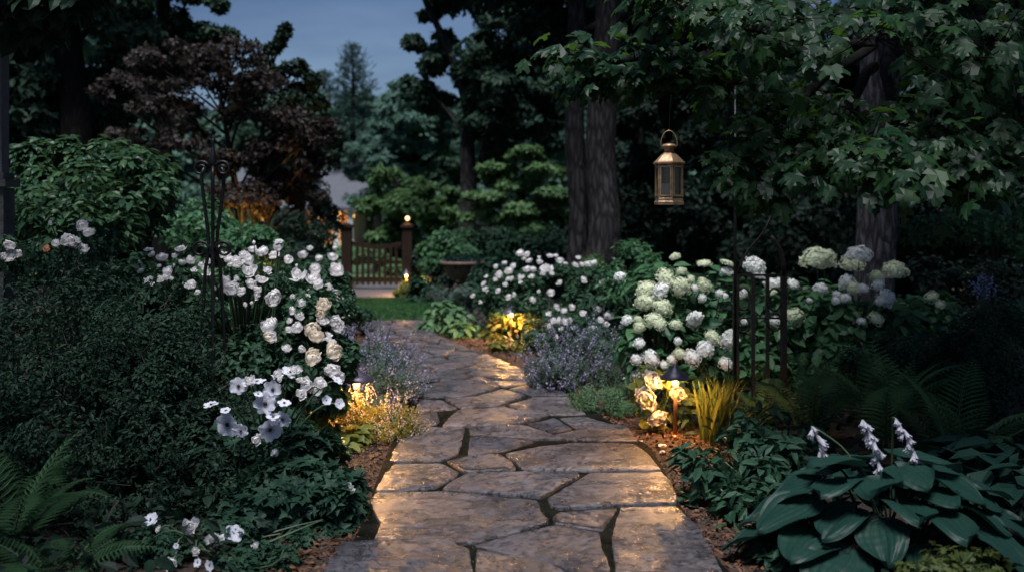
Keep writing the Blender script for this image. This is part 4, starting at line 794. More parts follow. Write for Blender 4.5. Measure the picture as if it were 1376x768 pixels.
o = bush('thyme_plant', 'golden lit thyme with pale flower spikes spilling on the path edge', TH, 2600, .020, M['gold'], T_OVAL, .5, cat='plant', sub=(14, .35), nst=20, stem=M['stem']); spikes(o, TH, 110, .12, M['pale'], .02)
CM = [lum(525, 520, 7.9, 90, 80, .45), lum(505, 488, 8.5, 100, 66, .5), lum(470, 480, 8.8, 60, 50, .4)]
o = bush('catmint_plant', 'lavender catmint leaning over the left path edge', CM, 3600, .026, M['mint'], T_OVAL, .55, 'lavender flowered catmint along the path', 'plant', sub=(14, .35), nst=20, stem=M['stem']); spikes(o, CM, 230, .19, M['lav'], .026)
for lab, px, py, Y, per in [('small dark leafy plant filling under the anemones by the mulch', 480, 640, 5.6, 0)][:0]: pass
# plants in the lower left corner
SF = [lum(270, 735, 4.45, 170, 80, .25), lum(200, 745, 4.4, 140, 70, .25), lum(330, 755, 4.3, 120, 60, .2), lum(400, 738, 4.6, 90, 60, .2), lum(370, 765, 4.25, 90, 50, .18)]
o = bush('cranesbill_plant', 'low leafy plant with small blue white flowers in the bottom left corner', SF, 900, .045, M['laurel'], T_LOBED, .9, cat='flowers', sub=(9, .4), upw=1.0, nst=14, stem=M['stem'])
blooms(o, SF, [(563,633,54),(637,675,54),(697,650,52),(443,605,52),(510,740,38),(580,705,26),(617,750,30),(585,740,26),(757,690,24),(470,640,20),(520,690,20)], cB, 2.207, LOOSE + ANEM[:2], stem=M['stem'], upb=.5, facing=.8)
bush('laurel_shrub', 'dark low leafy shrub filling behind the small blue white flowers', [lum(230, 690, 4.9, 260, 90, .3), lum(90, 740, 4.5, 220, 90, .3)], 700, .06, M['dark'], T_OVAL, .55, group='dark leafy filler shrubs', nst=8)
def frond(L, w, n=22, arch=.5):
    mb = MB(); t = np.linspace(0, 1, 14); Q = np.stack([t * L * .85, np.zeros(14), L * (.75 * t - arch * .95 * t ** 2.2)], 1); mb.tube(Q, np.linspace(.004, .001, 14), 4, 0, False)
    u = np.linspace(.12, .99, n); P = np.stack([np.interp(u, t, Q[:, k]) for k in range(3)], 1); tg = unit(np.stack([np.interp(u, t, np.gradient(Q[:, k])) for k in range(3)], 1)); s_ = L * w * np.sin(np.pi * np.clip(u ** .8 * .86 + .12, 0, 1)) ** .8
    nrm = np.cross(tg, [0, 1, 0.]); nrm = np.where(nrm[:, 2:] < 0, -nrm, nrm)
    for sg in (-1, 1):
        D = unit(np.array([0, sg, 0.]) + tg * .45); m = 9                          # each pinna is a row of small lobes
        for j in range(m):
            f_ = (j + .5) / m; Pp = P + D * (s_ * f_)[:, None] + np.array([0, 0, -.15]) * (s_ * f_ * f_)[:, None]; lobe = np.minimum(s_ * .09, .0075) * (1.1 - f_)
            for sg2 in (-1, 1): leaves(mb, Pp, tg * sg2 * .9 + D * .55, nrm, lobe + .003, T_DIA, .55, 1)
        leaves(mb, P, D, nrm, s_, T_DIA, .09, 1)
    return mb.mesh('frond', [M['stem'], M['fern']])
FR = [frond(.62, .25, 19), frond(.55, .24, 17, .35), frond(.7, .21, 22, .55)]
def fern(label, px, py, n, sc, tilt=1.0, angs=None):
    b = ground_pt(px, py) if py > 330 else None; o = thing('fern', label, 'fern', b, 'ferns in the beds')
    for i in range(n):
        a = (angs[i] if angs else i * 2 * math.pi / n + random.uniform(-.3, .3)); f_ = bpy.data.objects.new('frond', FR[i % 3]); COL.objects.link(f_); f_.parent = o
        f_.location = (.03 * math.cos(a), .03 * math.sin(a), .0); f_.rotation_euler = (random.uniform(-.2, .2), -random.uniform(.05, .5) * tilt, a); f_.scale = (sc * random.uniform(.8, 1.15),) * 3
    return o
fern('fern with tall arching fronds at the left edge below the boxwood', 15, 735, 12, .98, 1.4)
fern('low fern with bright frond tips in the bottom left corner', 75, 790, 10, .62, .3)

# viburnum behind, left
VB = [lum(135, 270, 8.2, 210, 130, .8), lum(80, 240, 8.4, 110, 90, .5), lum(195, 245, 8.2, 100, 95, .5), lum(140, 330, 8.0, 230, 140, .8), lum(150, 420, 8, 260, 160, .8), lum(40, 300, 8.4, 110, 130, .5), lum(140, 225, 8.5, 130, 80, .5), lum(100, 290, 8, 200, 120, .6), lum(95, 200, 8.4, 30, 50, .12), lum(50, 215, 8.4, 60, 50, .2)]
bush('viburnum_shrub', 'tall leafy viburnum with pale green tips behind the boxwood at left', VB, 950, .085, M['vib'], T_OVAL, .58, sub=(10, .36), upw=.9, nst=22)
bush('laurel_shrub', 'mid green shrub behind the obelisk below the purple maple', [lum(265, 310, 10.5, 110, 90, .6), lum(310, 330, 10.5, 100, 70, .6), lum(350, 330, 11, 70, 50, .5)], 1100, .075, M['hyd'], T_OVAL, .6, group='dark leafy filler shrubs')
bush('yew_shrub', 'black shaded evergreen between purple maple and gate', [lum(415, 320, 15, 110, 80, .7), lum(400, 355, 14, 90, 90, .7), lum(432, 300, 17, 60, 60, .5), lum(412, 262, 17.5, 76, 70, .6)], 1300, .09, M['dark'], T_OVAL, .5)
bush('laurel_shrub', 'shrub lit by the uplight at the purple maple foot', [lum(318, 308, 12.6, 60, 40, .3), lum(352, 318, 12.6, 50, 30, .3)], 260, .07, M['hyd'], T_OVAL, .6, group='dark leafy filler shrubs')
bush('laurel_shrub', 'dark leafy shrub below the lawn edge, left of the path end', [lum(470, 425, 12.6, 60, 60, .4), lum(440, 430, 12, 60, 70, .4)], 900, .08, M['laurel'], T_OVAL, .6, group='dark leafy filler shrubs')

# ------------------------------------------------------------------ right bed, far to near
bush('round_shrub', 'round dark shrub with light tipped leaves behind the urn', [lum(608, 335, 19.5, 80, 75, .55), lum(575, 350, 19.2, 50, 60, .4), lum(632, 352, 19.2, 50, 60, .4)], 1300, .12, M['hyd'], T_OVAL, .6, sub=(10, .35))
bush('hedge', 'low mid green hedge between the round shrub and the twin trunks', [lum(px, 335 + (i % 3) * 4, 19.5, 70, 70, .6) for i, px in enumerate((660, 695, 725, 752))], 1100, .12, M['laurel'], T_OVAL, .55, cat='hedge')
bush('laurel_shrub', 'leafy shrub beside the urn, in front of the hedge', [lum(672, 368, 17, 70, 60, .5), lum(565, 395, 17.2, 50, 50, .4), lum(640, 395, 16.5, 70, 50, .4)], 900, .11, M['laurel'], T_OVAL, .6, group='dark leafy filler shrubs')
bush('spirea_shrub', 'yellow shrub lit by the low light at the right gate post', [lum(556, 384, 18.4, 38, 32, .28), lum(545, 394, 18.3, 30, 18, .2)], 1500, .05, M['lemon'], T_OVAL, .6)
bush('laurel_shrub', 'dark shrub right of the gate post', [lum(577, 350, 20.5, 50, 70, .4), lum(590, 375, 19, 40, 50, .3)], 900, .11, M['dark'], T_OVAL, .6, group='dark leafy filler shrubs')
bush('grey_shrub', 'blue grey mounded shrub below the urn', [lum(615, 392, 16.3, 70, 36, .4)], 1100, .06, M['mint'], T_OVAL, .5)
bush('laurel_shrub', 'pale leafed shrub glimpsed through the gate', [lum(495, 352, 26, 60, 40, .6), lum(530, 365, 25, 50, 30, .5)], 900, .12, M['fresh'], T_OVAL, .6, group='dark leafy filler shrubs')
HS = [lum(604, 425, 13.0, 70, 62, .35), lum(632, 448, 12.3, 64, 54, .3), lum(588, 444, 12.8, 44, 44, .2)]
bush('hosta_plant', 'pale green hosta mound where the path bends', HS, 260, .15, M['limehosta'], T_OVAL, .6, cat='plant', sub=(6, .4), upw=1.1, rand=.4, nst=0)
bush('laurel_shrub', 'dark blue green plant beside the pale hosta mound', [lum(640, 445, 12.7, 50, 44, .3)], 600, .07, M['hosta'], T_OVAL, .6, group='dark leafy filler shrubs')
far_tree('dark leafy tree in the gap between twin trunks and lantern', 860, 33, 20, 150, M['dark'], 20, 900, .05, .2)
far_tree('dark tree behind the viburnum, left of the purple maple', 140, 24, 150, 210, M['dark'], 22, 900, .05, .18)
far_tree('dark tree behind the upright oak trunk', 612, 44, 120, 110, M['oak'], 18, 900, .05, .24)
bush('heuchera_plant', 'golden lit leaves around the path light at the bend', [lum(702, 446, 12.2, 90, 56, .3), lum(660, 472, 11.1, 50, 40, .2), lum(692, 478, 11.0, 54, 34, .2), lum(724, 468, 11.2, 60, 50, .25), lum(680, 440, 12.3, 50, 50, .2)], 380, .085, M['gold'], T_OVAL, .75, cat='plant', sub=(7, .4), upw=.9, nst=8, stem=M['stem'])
WF = [lum(745, 415, 12.2, 190, 120, .8), lum(690, 400, 12.6, 110, 90, .6), lum(800, 425, 11.6, 110, 120, .6), lum(770, 450, 11.0, 150, 70, .5), lum(720, 380, 13, 130, 60, .6), lum(810, 390, 12, 110, 70, .5)]
o = bush('rose_bush', 'wide white flowering bush right of the path, behind the lavender catmint', WF, 2100, .075, M['rose'], T_OVAL, .55, 'white rose bushes', sub=(12, .32), nst=16)
wf = [(797,475,25),(830,462,22),(850,490,38),(810,505,30),(795,525,25),(835,545,25),(845,522,20),(893,420,35),(920,425,30),(930,450,28),(895,515,30),(893,535,20),(920,485,35),(945,485,30),(940,512,28),(970,455,28),(970,435,18),(1000,480,48),(1012,430,25),(1037,430,22),(1052,450,35),(1075,460,20),(1128,437,22),(1115,465,35),(1165,465,30),(1185,465,35),(1052,537,26),(1150,530,30),(1220,535,25),(1293,508,45),(1018,580,30),(968,573,18),(943,605,26),(806,570,24),(755,562,28),(748,540,24),(848,597,28),(870,585,22),(758,512,18),(705,590,22),(735,615,18),(1040,635,28),(1070,650,28),(1103,637,28),(1145,660,35),(1205,645,32),(1010,662,28),(1030,690,28),(1015,710,25),(1050,690,30),(1075,695,30),(1093,688,25),(1060,720,20),(1180,720,28),(1215,688,28),(1245,672,40),(1237,703,25),(1325,690,50),(1105,718,18),(1040,755,22),(866,470,24),(985,500,26),(905,440,24),(1140,465,24),(1020,500,24),(860,520,22)]
blooms(o, WF, wf, cC, 2.989, ROSES + LOOSE, smul=1.02)
bush('spirea_shrub', 'pale leafed shrub at the foot of the thicker twin trunk', [lum(797, 348, 13.8, 50, 40, .3)], 800, .06, M['fresh'], T_OVAL, .5)
bush('laurel_shrub', 'upright light green shrub between the twin trunks and the lantern', [lum(850, 350, 11.5, 60, 70, .4), lum(835, 385, 11, 70, 60, .4), lum(880, 365, 11, 50, 50, .3)], 600, .075, M['hyd'], T_OVAL, .5, group='dark leafy filler shrubs', sub=(12, .3))
CM2 = [lum(758, 492, 8.6, 96, 88, .45), lum(805, 482, 8.9, 96, 90, .5), lum(740, 510, 8.5, 50, 50, .3)]
o = bush('catmint_plant', 'lavender catmint mound right of the path', CM2, 3600, .028, M['mint'], T_OVAL, .55, 'lavender flowered catmint along the path', 'plant', sub=(14, .35), nst=20, stem=M['stem']); spikes(o, CM2, 220, .18, M['lav'], .026)
TH2 = [lum(812, 545, 7.6, 96, 80, .32), lum(848, 540, 7.6, 70, 76, .28), lum(785, 555, 7.6, 40, 50, .2)]
o = bush('thyme_plant', 'green feathery thyme mound beside the catmint on the right path edge', TH2, 4600, .017, M['thyme'], T_OVAL, .5, cat='plant', sub=(16, .33), nst=20, stem=M['stem']); spikes(o, TH2, 120, .10, M['thyme'], .016); spikes(o, TH2, 9, .08, M['hwhite'], .016, 'tiny_flowers', dens=6)
# hydrangeas
H1 = [lum(900, 425, 8.4, 130, 160, .5), lum(880, 470, 8.1, 90, 130, .4), lum(950, 440, 8.5, 120, 150, .5), lum(930, 500, 8.0, 110, 120, .4)]
hk = dict(tpl=T_OVAL, width=.72, sub=(8, .4), upw=.8, nst=22, stem=M['stem'])
o = bush('hydrangea_shrub', 'hydrangea with dense lime and cream heads left of the iron trellis', H1, 330, .125, M['hyd'], group='hydrangeas behind the trellis', **hk)
blooms(o, H1, [(280,512,78,'l'),(200,557,78,'l'),(343,553,84,'l'),(200,610,88,'l'),(270,635,78,'l'),(235,680,74,'l'),(260,700,56,'l'),(385,520,32,'l'),(346,490,38,'l'),(437,450,62,'f'),(532,450,64,'f'),(440,550,64,'l'),(430,530,38,'l'),(325,700,60,'l'),(172,683,34,'l'),(178,715,44,'l'),(475,750,66,'l'),(265,565,72,'w'),(97,510,48,'w'),(390,690,84,'p'),(128,687,54,'w'),(530,490,54,'w'),(500,580,34,'w'),(520,588,28,'w'),(430,600,40,'w'),(550,755,64,'w'),(400,560,30,'w'),(320,430,50,'l')], cD, 2.989, MOP, stem=M['stem'], smul=.95)
blooms(o, H1, [(245,85,28,'w'),(250,120,40,'l'),(288,132,54,'w'),(325,107,54,'w'),(350,75,50,'l'),(393,82,44,'w'),(388,150,48,'w'),(203,153,24,'w'),(227,138,32,'w'),(130,90,34,'w'),(122,138,38,'w'),(167,135,46,'w'),(130,42,38,'l'),(125,190,40,'w')], cE, 2.207, MOP, smul=.95)
H2 = [lum(1030, 440, 8.9, 120, 150, .5), lum(1060, 470, 8.7, 120, 130, .5), lum(1010, 500, 8.5, 110, 120, .4)]
o = bush('hydrangea_shrub', 'hydrangea with white heads seen through the iron trellis', H2, 330, .125, M['hyd'], group='hydrangeas behind the trellis', **hk)
blooms(o, H2, [(640,470,84,'w'),(600,690,34,'w'),(720,690,44,'w'),(710,540,52,'w'),(740,530,34,'w'),(795,540,48,'w'),(800,672,74,'l'),(850,572,62,'l'),(660,505,44,'w'),(705,570,40,'l'),(600,580,40,'w'),(625,450,40,'w')], cD, 2.989, MOP, stem=M['stem'], smul=1.0)
H3 = [lum(1140, 420, 8.7, 150, 120, .6), lum(1100, 440, 8.6, 110, 120, .5), lum(1190, 440, 8.6, 100, 110, .5), lum(1150, 490, 8.3, 190, 100, .5)]
o = bush('hydrangea_shrub', 'hydrangea with a few tall lime heads right of the trellis', H3, 330, .125, M['hyd'], group='hydrangeas behind the trellis', **hk)
blooms(o, H3, [(890,435,100,'l'),(925,452,60,'l'),(1030,455,74,'l'),(1205,480,94,'l'),(1130,515,54,'l'),(1040,557,50,'l'),(1130,678,52,'f'),(1060,420,90,'w'),(1007,535,50,'w'),(905,560,54,'w'),(970,585,30,'w'),(1005,598,34,'w'),(967,608,32,'w'),(1075,557,42,'w'),(1135,547,44,'w'),(1170,597,62,'w'),(1145,612,34,'w'),(1070,690,28,'w'),(860,608,22,'w'),(1190,590,30,'w')], cD, 2.989, MOP, stem=M['stem'], smul=1.1)
H4 = [lum(1270, 420, 8.9, 110, 70, .4), lum(1330, 440, 8.7, 110, 80, .4), lum(1240, 470, 8.5, 110, 90, .4)]
o = bush('hydrangea_shrub', 'dim hydrangea with two flat lime heads at the far right', H4, 300, .11, M['hyd'], group='hydrangeas behind the trellis', **hk)
blooms(o, H4, [(1350,590,52,'f'),(1385,622,38,'f'),(1297,677,18,'w')], cD, 2.989, MOP, stem=M['stem'])
BF = [lum(1322, 385, 8.6, 36, 34, .1)]; b = np.array([gx(1322, 8.6), 8.6, 0]); o = thing('blue_flower_plant', 'plant with a loose blue flower cluster at the far right', 'flowers', b)
mb = MB(); n = 150; P, d = blob_points(BF[0][:3], BF[0][3:6], n, .2); leaves(mb, P, d + rng.normal(size=(n, 3)) * .5, rdir(n), .03, T_DIA, .5); mb.build('flower_cluster', M['lavf'], o)
mb = MB(); [mb.tube(curve(b, P[i], rng.normal(size=3) * .03), [.006] * 5 + [.002], 4, 0, False) for i in range(0, n, 9)]; mb.build('stems', M['stem'], o)
bush('viburnum_shrub', 'shrub with small pale leaves hanging before the right shade trees', [lum(1285, 305, 10.5, 170, 60, .5), lum(1340, 290, 10.5, 110, 60, .5), lum(1230, 310, 10.5, 70, 40, .3), lum(1360, 330, 10.5, 90, 60, .4)], 420, .075, M['hyd'], T_OVAL, .6, sub=(9, .35), nst=10)
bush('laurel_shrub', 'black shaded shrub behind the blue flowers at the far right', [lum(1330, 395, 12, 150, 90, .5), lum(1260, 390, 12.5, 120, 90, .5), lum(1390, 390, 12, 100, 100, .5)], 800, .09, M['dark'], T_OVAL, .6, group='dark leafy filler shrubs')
bush('laurel_shrub', 'dark shrub under the thin pinkish rose at far left', [lum(50, 365, 7.3, 150, 90, .4), lum(130, 370, 7.3, 120, 80, .4), lum(190, 390, 7.6, 100, 90, .4)], 800, .06, M['laurel'], T_OVAL, .6, group='dark leafy filler shrubs')
# rose and iris by the right lamp
RL = [lum(880, 530, 7.0, 60, 80, .2), lum(915, 545, 7.1, 50, 60, .2)]
o = bush('rose_bush', 'low cream rose lit by the right path light', RL, 130, .09, M['lemon'], T_OVAL, .65, 'white rose bushes', 'shrub', nst=8, stem=M['stem'], sub=(6, .4))
blooms(o, RL, [(150,253,62),(185,313,54),(238,240,48),(168,200,54)], cE, 2.207, CREAM, stem=M['stem'], facing=1.2, upb=.2, smul=1.1)
b = ground_pt(962, 592); o = thing('iris_clump', 'iris clump of strap leaves lit yellow beside the right path light', 'plant', b)
mb = MB()
for i in range(64):
    L = random.uniform(.3, .62); a = random.uniform(0, 6.3); ln = random.uniform(.1, .55); s_ = b + np.array([random.uniform(-.1, .1), random.uniform(-.1, .1), 0]); dv = np.array([math.cos(a), math.sin(a), 0]); t = np.linspace(0, 1, 9)[:, None]
    C = s_ + dv * L * ln * t ** 1.5 + np.array([0, 0, 1]) * L * (t - .25 * ln * t ** 3); sd_ = np.array([-dv[1], dv[0], 0]); wd = .0095 * np.sin(np.pi * np.clip(.25 + .74 * t, 0, 1)) ; G = np.stack([C - sd_ * wd, C - np.array([0, 0, .004]), C + sd_ * wd], 1); mb.grid(G)
mb.build('foliage', M['strap'], o, True)
for px, py, s_ in [(886, 604, 1), (860, 597, .5), (838, 588, .4), (893, 612, .6)]:
    p = ground_pt(px, py); mb = MB(); petal(mb, random.uniform(0, 6), lambda u: (.05 * s_ * u, .015 * s_ * math.sin(u * 3)), lambda u: .028 * s_ * math.sin(math.pi * min(.95, .15 + .75 * u)), .006); mb.v = [v + p + [0, 0, .022] for v in mb.v]
    ob = mb.build('fallen_petal', M['petal'], None, True); tag(ob, 'fallen white petal on the mulch below the right path light', 'petal', 'fallen petals on the mulch')
# laurel-leaved shrub before the trellis, ferns, dark boxwood, hosta
LS = [lum(985, 620, 5.5, 120, 120, .35), lum(940, 650, 5.3, 90, 100, .3), lum(1030, 630, 5.4, 110, 110, .35), lum(960, 690, 5.1, 110, 80, .25), lum(1050, 590, 5.9, 110, 80, .3), lum(1020, 690, 4.9, 120, 90, .25), lum(1020, 735, 4.5, 90, 60, .2), lum(1060, 760, 4.2, 90, 60, .18)]
bush('laurel_shrub', 'dark glossy leafed shrub right of the path below the trellis', LS, 400, .09, M['laurel'], T_OVAL, .5, group='dark leafy filler shrubs', sub=(9, .42), lo=.3, rand=.8, upw=.7, nst=14, stem=M['stem'])
bush('boxwood_shrub', 'dark fine leaved boxwood at right between hydrangea and ferns', [lum(1260, 490, 6.9, 230, 150, .7), lum(1350, 480, 6.7, 170, 170, .6), lum(1180, 500, 7.0, 130, 110, .4), lum(1320, 560, 6.4, 240, 130, .5)], 5200, .032, M['box'], T_OVAL, .5, sub=(20, .28), nst=0)
fern('fern with upright fronds below the trellis, left one of three', 1090, 590, 11, 1.0, 2.4)
fern('fern with tall dark fronds above the hosta flowers', 1190, 608, 13, 1.1, 2.4)
fern('dim fern behind the big hosta at right', 1285, 640, 11, 1.1, 2.2)
fern('small fern leaning over the shrub below the trellis', 1030, 575, 9, .8)
def hosta_leaf(L, W, seed):
    r_ = np.random.default_rng(seed); nu, nv = 34, 65; mb = MB(); G = np.zeros((nu, nv, 3)); ph = r_.uniform(0, 6, 4)
    for i, u in enumerate(np.linspace(0, 1, nu)):
        wd = W * (.02 + .98 * math.sin(math.pi * min(1, u ** .72)) ** .6) if u < 1 else .001
        for j, v in enumerate(np.linspace(-1, 1, nv)):
            y = v * wd; back = -.13 * L * (abs(v) ** 1.5) * max(0, 1 - u * 3)
            z = .10 * L * abs(v) ** 1.2 * (1 - .6 * u) - .27 * L * u ** 2 + .0045 * (abs(math.cos(v * 12.6)) ** .7) * (1 - u) ** .4 + .0007 * math.sin(u * 38 + v * 5) + .012 * math.sin(7 * u + ph[0] + v * 2) * abs(v) + .014 * math.sin(4.5 * v + ph[1]) * u
            G[i, j] = (u * L + back, y, z)
    mb.grid(G); t = np.linspace(0, 1, 8); mb.tube(np.stack([-.32 * t * L * 1.0, 0 * t, -.45 * L * t ** 1.3], 1), np.linspace(.006, .009, 8), 6, 0, False)
    return mb.mesh('leaf', M['hosta'], True)
HL = [hosta_leaf(.27, .115, 1), hosta_leaf(.29, .13, 2), hosta_leaf(.25, .11, 3), hosta_leaf(.28, .12, 4)]
b = np.array([gx(1195, 4.35), 4.35, 0]); o = thing('hosta_plant', 'big hosta with broad ribbed blue green leaves in the bottom right corner', 'plant', b)
for i in range(42):
    ring = i / 42; a = i * 2.4; rr_ = .06 + .42 * ring ** .8; z = .40 - .30 * ring ** 1.3 + random.uniform(-.03, .03); l = bpy.data.objects.new('leaf', HL[i % 4]); COL.objects.link(l); l.parent = o
    l.location = (rr_ * math.cos(a) * 1.15, rr_ * math.sin(a) * .8, z); l.rotation_euler = (random.uniform(-.25, .25), random.uniform(-.2, .25) + .25 * ring - .15, a + random.uniform(-.25, .25)); sz_ = random.uniform(.72, .98); l.scale = (sz_, sz_ * 1.15, sz_)
def bell(seed):
    global rng; keep = rng; rng = np.random.default_rng(seed); mb = MB()
    for k in range(6): petal(mb, k * math.pi / 3, lambda u: (.05 + .16 * u ** .5 + .14 * max(0, u - .7) / .3, u), lambda u: .12 * (.5 + .6 * math.sin(math.pi * min(.98, u * .85 + .1))), .02, 0, 6, 4)
    me = mb.mesh('bell_flower', M['greybell'], True); rng = keep; return me
BELL = bell(5)
for (x0, y0, x1, y1, Yd, m_) in [(640, 325, 668, 435, 4.5, 12), (795, 300, 845, 480, 4.35, 22), (890, 290, 985, 530, 4.3, 24)]:
    top = at(*cE(x0, y0), Yd); end = at(*cE(x1, y1), Yd - .03); st = thing('flower_stalk', '', '', (0, 0, 0)) if False else None
    q = np.array([b + [.0, 0, .1], (b + top) / 2 + [.02, .05, .16], top + [-.015, 0, .0], (top + end) / 2 + [.012, 0, .012], end]); tt = np.linspace(0, 1, 5); t2 = np.linspace(0, 1, 24); C = np.stack([np.interp(t2, tt, q[:, k]) for k in range(3)], 1)
    for _ in range(3): C[1:-1] = (C[:-2] + C[1:-1] * 2 + C[2:]) / 4
    mb = MB(); mb.tube(C, np.linspace(.005, .0025, 24), 6); sk = mb.build('flower_stalk', M['stem'], o, True)
    for i in range(m_):
        t = .52 + .47 * i / (m_ - 1); p = np.array([np.interp(t, t2, C[:, k]) for k in range(3)]); ax = unit(np.array([random.uniform(-.8, .8), -.35 + random.uniform(-.5, .5), -.75])); s_ = .043 * (1.15 - .5 * abs(i / (m_ - 1) - .5) * 2 * .6)
        put('bell_flower', BELL, sk, p, ax, s_ * random.uniform(.8, 1.15), random.uniform(0, 6))
bush('hosta_plant', 'dim hosta leaves at the right edge behind the big one', [lum(1370, 650, 4.9, 130, 90, .4), lum(1330, 620, 5.2, 110, 70, .3)], 60, .2, M['hosta'], T_OVAL, .7, cat='plant', sub=(5, .4), upw=1.2, rand=.4, nst=0)
bush('spirea_shrub', 'small yellow green plant at the bottom edge below the big hosta', [lum(1300, 760, 3.75, 130, 50, .12), lum(1250, 768, 3.7, 90, 40, .1)], 200, .04, M['olive'], T_LOBED, .9, sub=(7, .4), nst=4, stem=M['stem'])

# ------------------------------------------------------------------ iron work
def scroll(mb, c, r, sgn, turns=1.35, rad=.007, start=math.pi / 2):
    t = np.linspace(0, turns * 2 * math.pi, 34); rr_ = r * (1 - .72 * t / t[-1]); mb.tube(np.stack([c[0] + sgn * (rr_ * np.cos(start - t)), np.full(34, c[1]), c[2] + rr_ * np.sin(start - t)], 1), rad, 6)
Y = 6.25; xo = gx(286, Y); o = thing('iron_obelisk', 'black wrought iron obelisk with scrolls standing in the left roses', 'obelisk', (xo, Y, 0)); zc = gz(335, Y); zt = gz(228, Y)
for i, a in enumerate((.3, 1.9, 3.45, 5.0)):
    d = np.array([math.cos(a), math.sin(a), 0]); pts = []
    for z, r in [(0, .125), (.45, .085), (zc - .12, .045), (zc, .022), (zc + .1, .028), (zt - .12, .062), (zt - .03, .07), (zt + .015, .05)]: pts.append(np.array([xo, Y, z]) + d * r)
    mb = MB(); mb.tube(pts, .0115, 8); mb.build('rod', M['iron'], o, True)
mb = MB(); mb.tube([(xo, Y, 0), (xo, Y, zt + .02)], .009, 8); mb.build('centre_rod', M['iron'], o)
for (z, r) in ((zt + .005, .05), (zc, .055)):
    for sg in (-1, 1):
        mb = MB(); scroll(mb, (xo + sg * (r + .018), Y - .02, z), r, sg, 1.4, .009, math.pi * .9 if z > zc else math.pi); mb.build('scroll', M['iron'], o, True)
mb = MB(); mb.lathe((xo, Y, zc - .05), [(.02, 0), (.03, .02), (.03, .07), (.02, .09)], 12); mb.build('collar', M['iron'], o)
mb = MB(); mb.lathe((xo, Y, zt), [(.012, 0), (.02, .02), (.026, .05), (.018, .1), (.008, .14), (.006, .155), (.011, .17), (.006, .185), (.001, .2)], 12); mb.build('finial', M['iron'], o, True)

Y = 7.5; xa, xb = gx(989, Y), gx(1053, Y); zb = gz(371, Y); o = thing('iron_trellis', 'dark iron trellis with rings and a pointed arch among the hydrangeas', 'trellis', ((xa + xb) / 2, Y, 0))
for x_, r in ((xa, .021), (xb, .021)):
    mb = MB(); mb.box((x_, Y, zb / 2), (r, r, zb / 2)); mb.build('post', M['rust'], o)
mb = MB(); mb.box(((xa + xb) / 2, Y, zb + .008), ((xb - xa) / 2 + .03, .012, .008)); mb.build('crossbar', M['rust'], o)
mb = MB(); mb.box(((xa + xb) / 2, Y, gz(427, Y)), ((xb - xa) / 2 - .02, .009, .007)); mb.build('crossbar', M['rust'], o)
mb = MB(); mb.box(((xa + xb) / 2, Y, .2), ((xb - xa) / 2 - .02, .009, .007)); mb.build('crossbar', M['rust'], o)
for f_ in (.36, .66):
    x_ = xa + (xb - xa) * f_; mb = MB(); mb.box((x_, Y - .002, zb / 2), (.0125, .0125, zb / 2 - .002)); mb.build('bar', M['rust'], o)
for px_, py_, rx_, rz_ in ((999, 401, 9, 15), (1041, 402, 9, 15), (1041, 432, 9, 12), (999, 436, 8, 10)):
    c = at(px_, py_, Y - .015); t = np.linspace(0, 2 * math.pi, 29); mb = MB(); mb.tube(np.stack([c[0] + rx_ / F * Y * np.cos(t), np.full(29, c[1]), c[2] + rz_ / F * Y * np.sin(t)], 1), .009, 6, 0, False); mb.build('ring', M['rust'], o, True)
mb = MB(); mb.tube([at(*p, Y) for p in ((1053, 371), (1053, 355), (1049, 337), (1042, 324), (1036, 317))], [.018, .018, .017, .015, .012], 8); mb.build('arch_arm', M['rust'], o, True)
mb = MB(); mb.tube([at(*p, Y) for p in ((990, 371), (996, 352), (1006, 335), (1018, 322), (1028, 308), (1036, 290))], [.011, .010, .009, .008, .007, .006], 7); mb.build('arch_arm', M['rust'], o, True)
Yh = 7.3; x_ = gx(990, Yh) - .012; o = thing('shepherd_hook', 'tall thin black pole with a hook arm behind the maple leaves', 'pole', (x_, Yh, 0))
zt = gz(112, Yh); mb = MB(); mb.tube([(x_, Yh, 0), (x_, Yh, zt * .5), (x_, Yh, zt)], .011, 8); mb.build('pole', M['iron'], o, True)
YL = 6.5; lx = gx(903, YL); zh = gz(112, YL); mb = MB(); q = curve((x_, Yh, zt - .02), (lx, YL, zh), (0, 0, .12), 12); mb.tube(np.vstack([q, [(lx - .02, YL - .01, zh - .025), (lx - .0, YL - .0, zh - .045), (lx + .02, YL, zh - .03)]]), .007, 8); mb.build('hook_arm', M['iron'], o, True)

# ------------------------------------------------------------------ lantern
Y = YL; cx = gx(899, Y); s = Y / F; zb = gz(275, Y); zt = gz(219, Y); ROT = R(36)
o = thing('lantern', 'hanging six sided aged brass lantern with an unlit candle', 'lantern', (cx, Y, zb))
r = 20.5 * s
mb = MB(); mb.lathe((cx, Y, zb), [(r * .9, 0), (r * 1.0, .002), (r * 1.0, .018), (r * .94, .024), (r * .94, .04), (r * .9, .045)], 6, 0, ROT); mb.build('base', M['brass'], o)
mb = MB(); z0 = zt - .012; mb.lathe((cx, Y, z0), [(r * .92, 0), (r * 1.07, .004), (r * 1.08, .014), (r * .96, .022), (r * .62, .058), (r * .42, .075), (r * .36, .08)], 6, 0, ROT); mb.build('roof', M['brass'], o)
zc_ = z0 + .08; mb = MB(); mb.lathe((cx, Y, zc_), [(r * .34, -.003), (r * .30, .012), (r * .36, .03), (r * .5, .034), (r * .54, .042), (r * .36, .054), (r * .1, .06)], 18); mb.build('chimney', M['brass'], o, True)
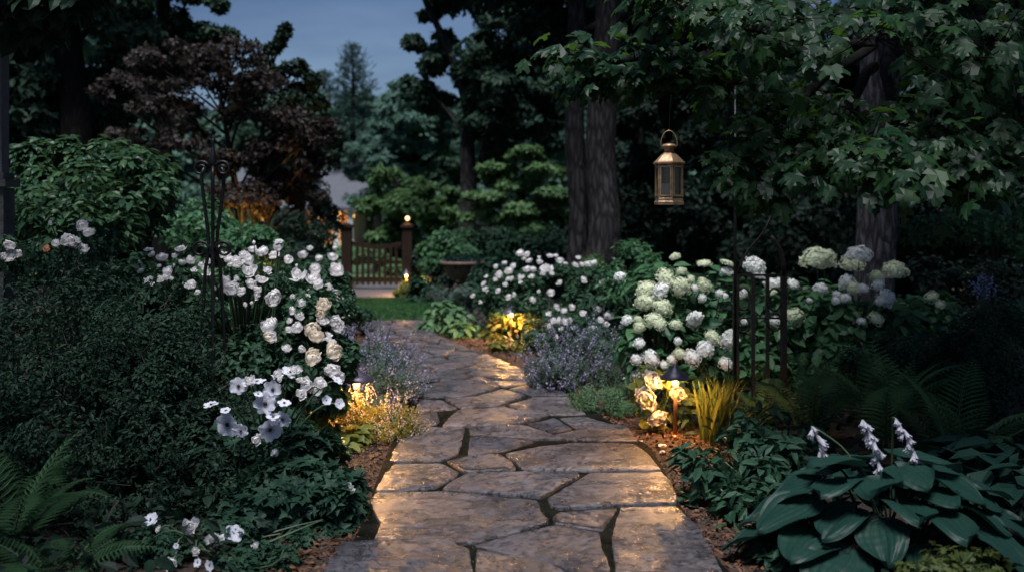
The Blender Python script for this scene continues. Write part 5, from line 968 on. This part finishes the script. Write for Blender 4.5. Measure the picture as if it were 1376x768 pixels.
for k in range(6):
    a0, a1 = ROT + k * math.pi / 3, ROT + (k + 1) * math.pi / 3; rp_ = r * .9
    p0 = np.array([cx + rp_ * math.cos(a0), Y + rp_ * math.sin(a0), 0]); p1 = np.array([cx + rp_ * math.cos(a1), Y + rp_ * math.sin(a1), 0]); d = unit(p1 - p0); W_ = np.linalg.norm(p1 - p0); mid = (p0 + p1) / 2; nrm = unit(mid - np.array([cx, Y, 0])); zl, zh_ = zb + .046, z0 - .001
    mb = MB(); mb.tube([p0 + [0, 0, zl], p0 + [0, 0, zh_]], .0055, 6); mb.build('corner_post', M['brass'], o)
    mb = MB(); rz = math.atan2(d[1], d[0])
    for sg in (-1, 1): q = mid + d * sg * (W_ / 2 - .011); mb.box((q[0] + nrm[0] * .001, q[1] + nrm[1] * .001, (zl + zh_) / 2), (.0048, .004, (zh_ - zl) / 2 - .004), rz)
    for z_ in (zl + .012, zh_ - .012): mb.box((mid[0] + nrm[0] * .002, mid[1] + nrm[1] * .002, z_), (W_ / 2 - .016, .0035, .0055), rz)
    fr = mb.build('pane_frame', M['brass'], o)
    mb = MB(); q = mid - nrm * .004; h2 = W_ / 2 - .013; mb.box((q[0], q[1], (zl + zh_) / 2), (h2, .0012, (zh_ - zl) / 2 - .008), rz); mb.build('pane', M['glass'], fr)
t = np.linspace(-.15, math.pi + .15, 22); hr = 11 * s; zhh = zc_ + .062; mb = MB(); mb.tube(np.stack([cx + hr * np.cos(t), np.full(22, Y), zhh - .012 + hr * 1.75 * np.sin(t)], 1), .0028, 6); mb.build('handle', M['brass'], o, True)
mb = MB(); mb.tube([(cx, Y, zhh - .012 + hr * 1.75), ((cx + lx) / 2, Y, zh - .12), (lx, Y, zh - .045)], .0022, 5); mb.build('wire', M['iron'], o)
cd = thing('candle', 'short cream pillar candle standing inside the brass lantern', 'candle', (cx - .012, Y, zb + .046)); mb = MB(); mb.lathe((cx - .012, Y, zb + .046), [(.036, 0), (.037, .004), (.037, .086), (.034, .092), (.02, .088), (.004, .085)], 20); mb.build('wax', M['wax'], cd, True)
mb = MB(); mb.tube([(cx - .012, Y, zb + .129), (cx - .010, Y, zb + .147)], .0016, 5); mb.build('wick', M['iron'], cd)

# ------------------------------------------------------------------ porch post at the left edge
Y = 6.6; x_ = gx(-3, Y); o = thing('porch_post', 'grey painted post on a stone pier at the left picture edge', 'post', (x_, Y, 0)); zz = gz(232, Y)
mb = MB(); mb.box((x_, Y, zz + 1.3), (.05, .05, 1.3)); mb.build('shaft', M['grey'], o)
mb = MB(); mb.box((x_, Y, zz / 2 - .05), (.075, .075, zz / 2 - .05)); mb.build('pier', M['blank'], o)
mb = MB(); mb.box((x_, Y, zz - .07), (.10, .10, .025)); mb.box((x_, Y, zz - .022), (.075, .075, .02)); mb.build('cap', M['blank'], o)
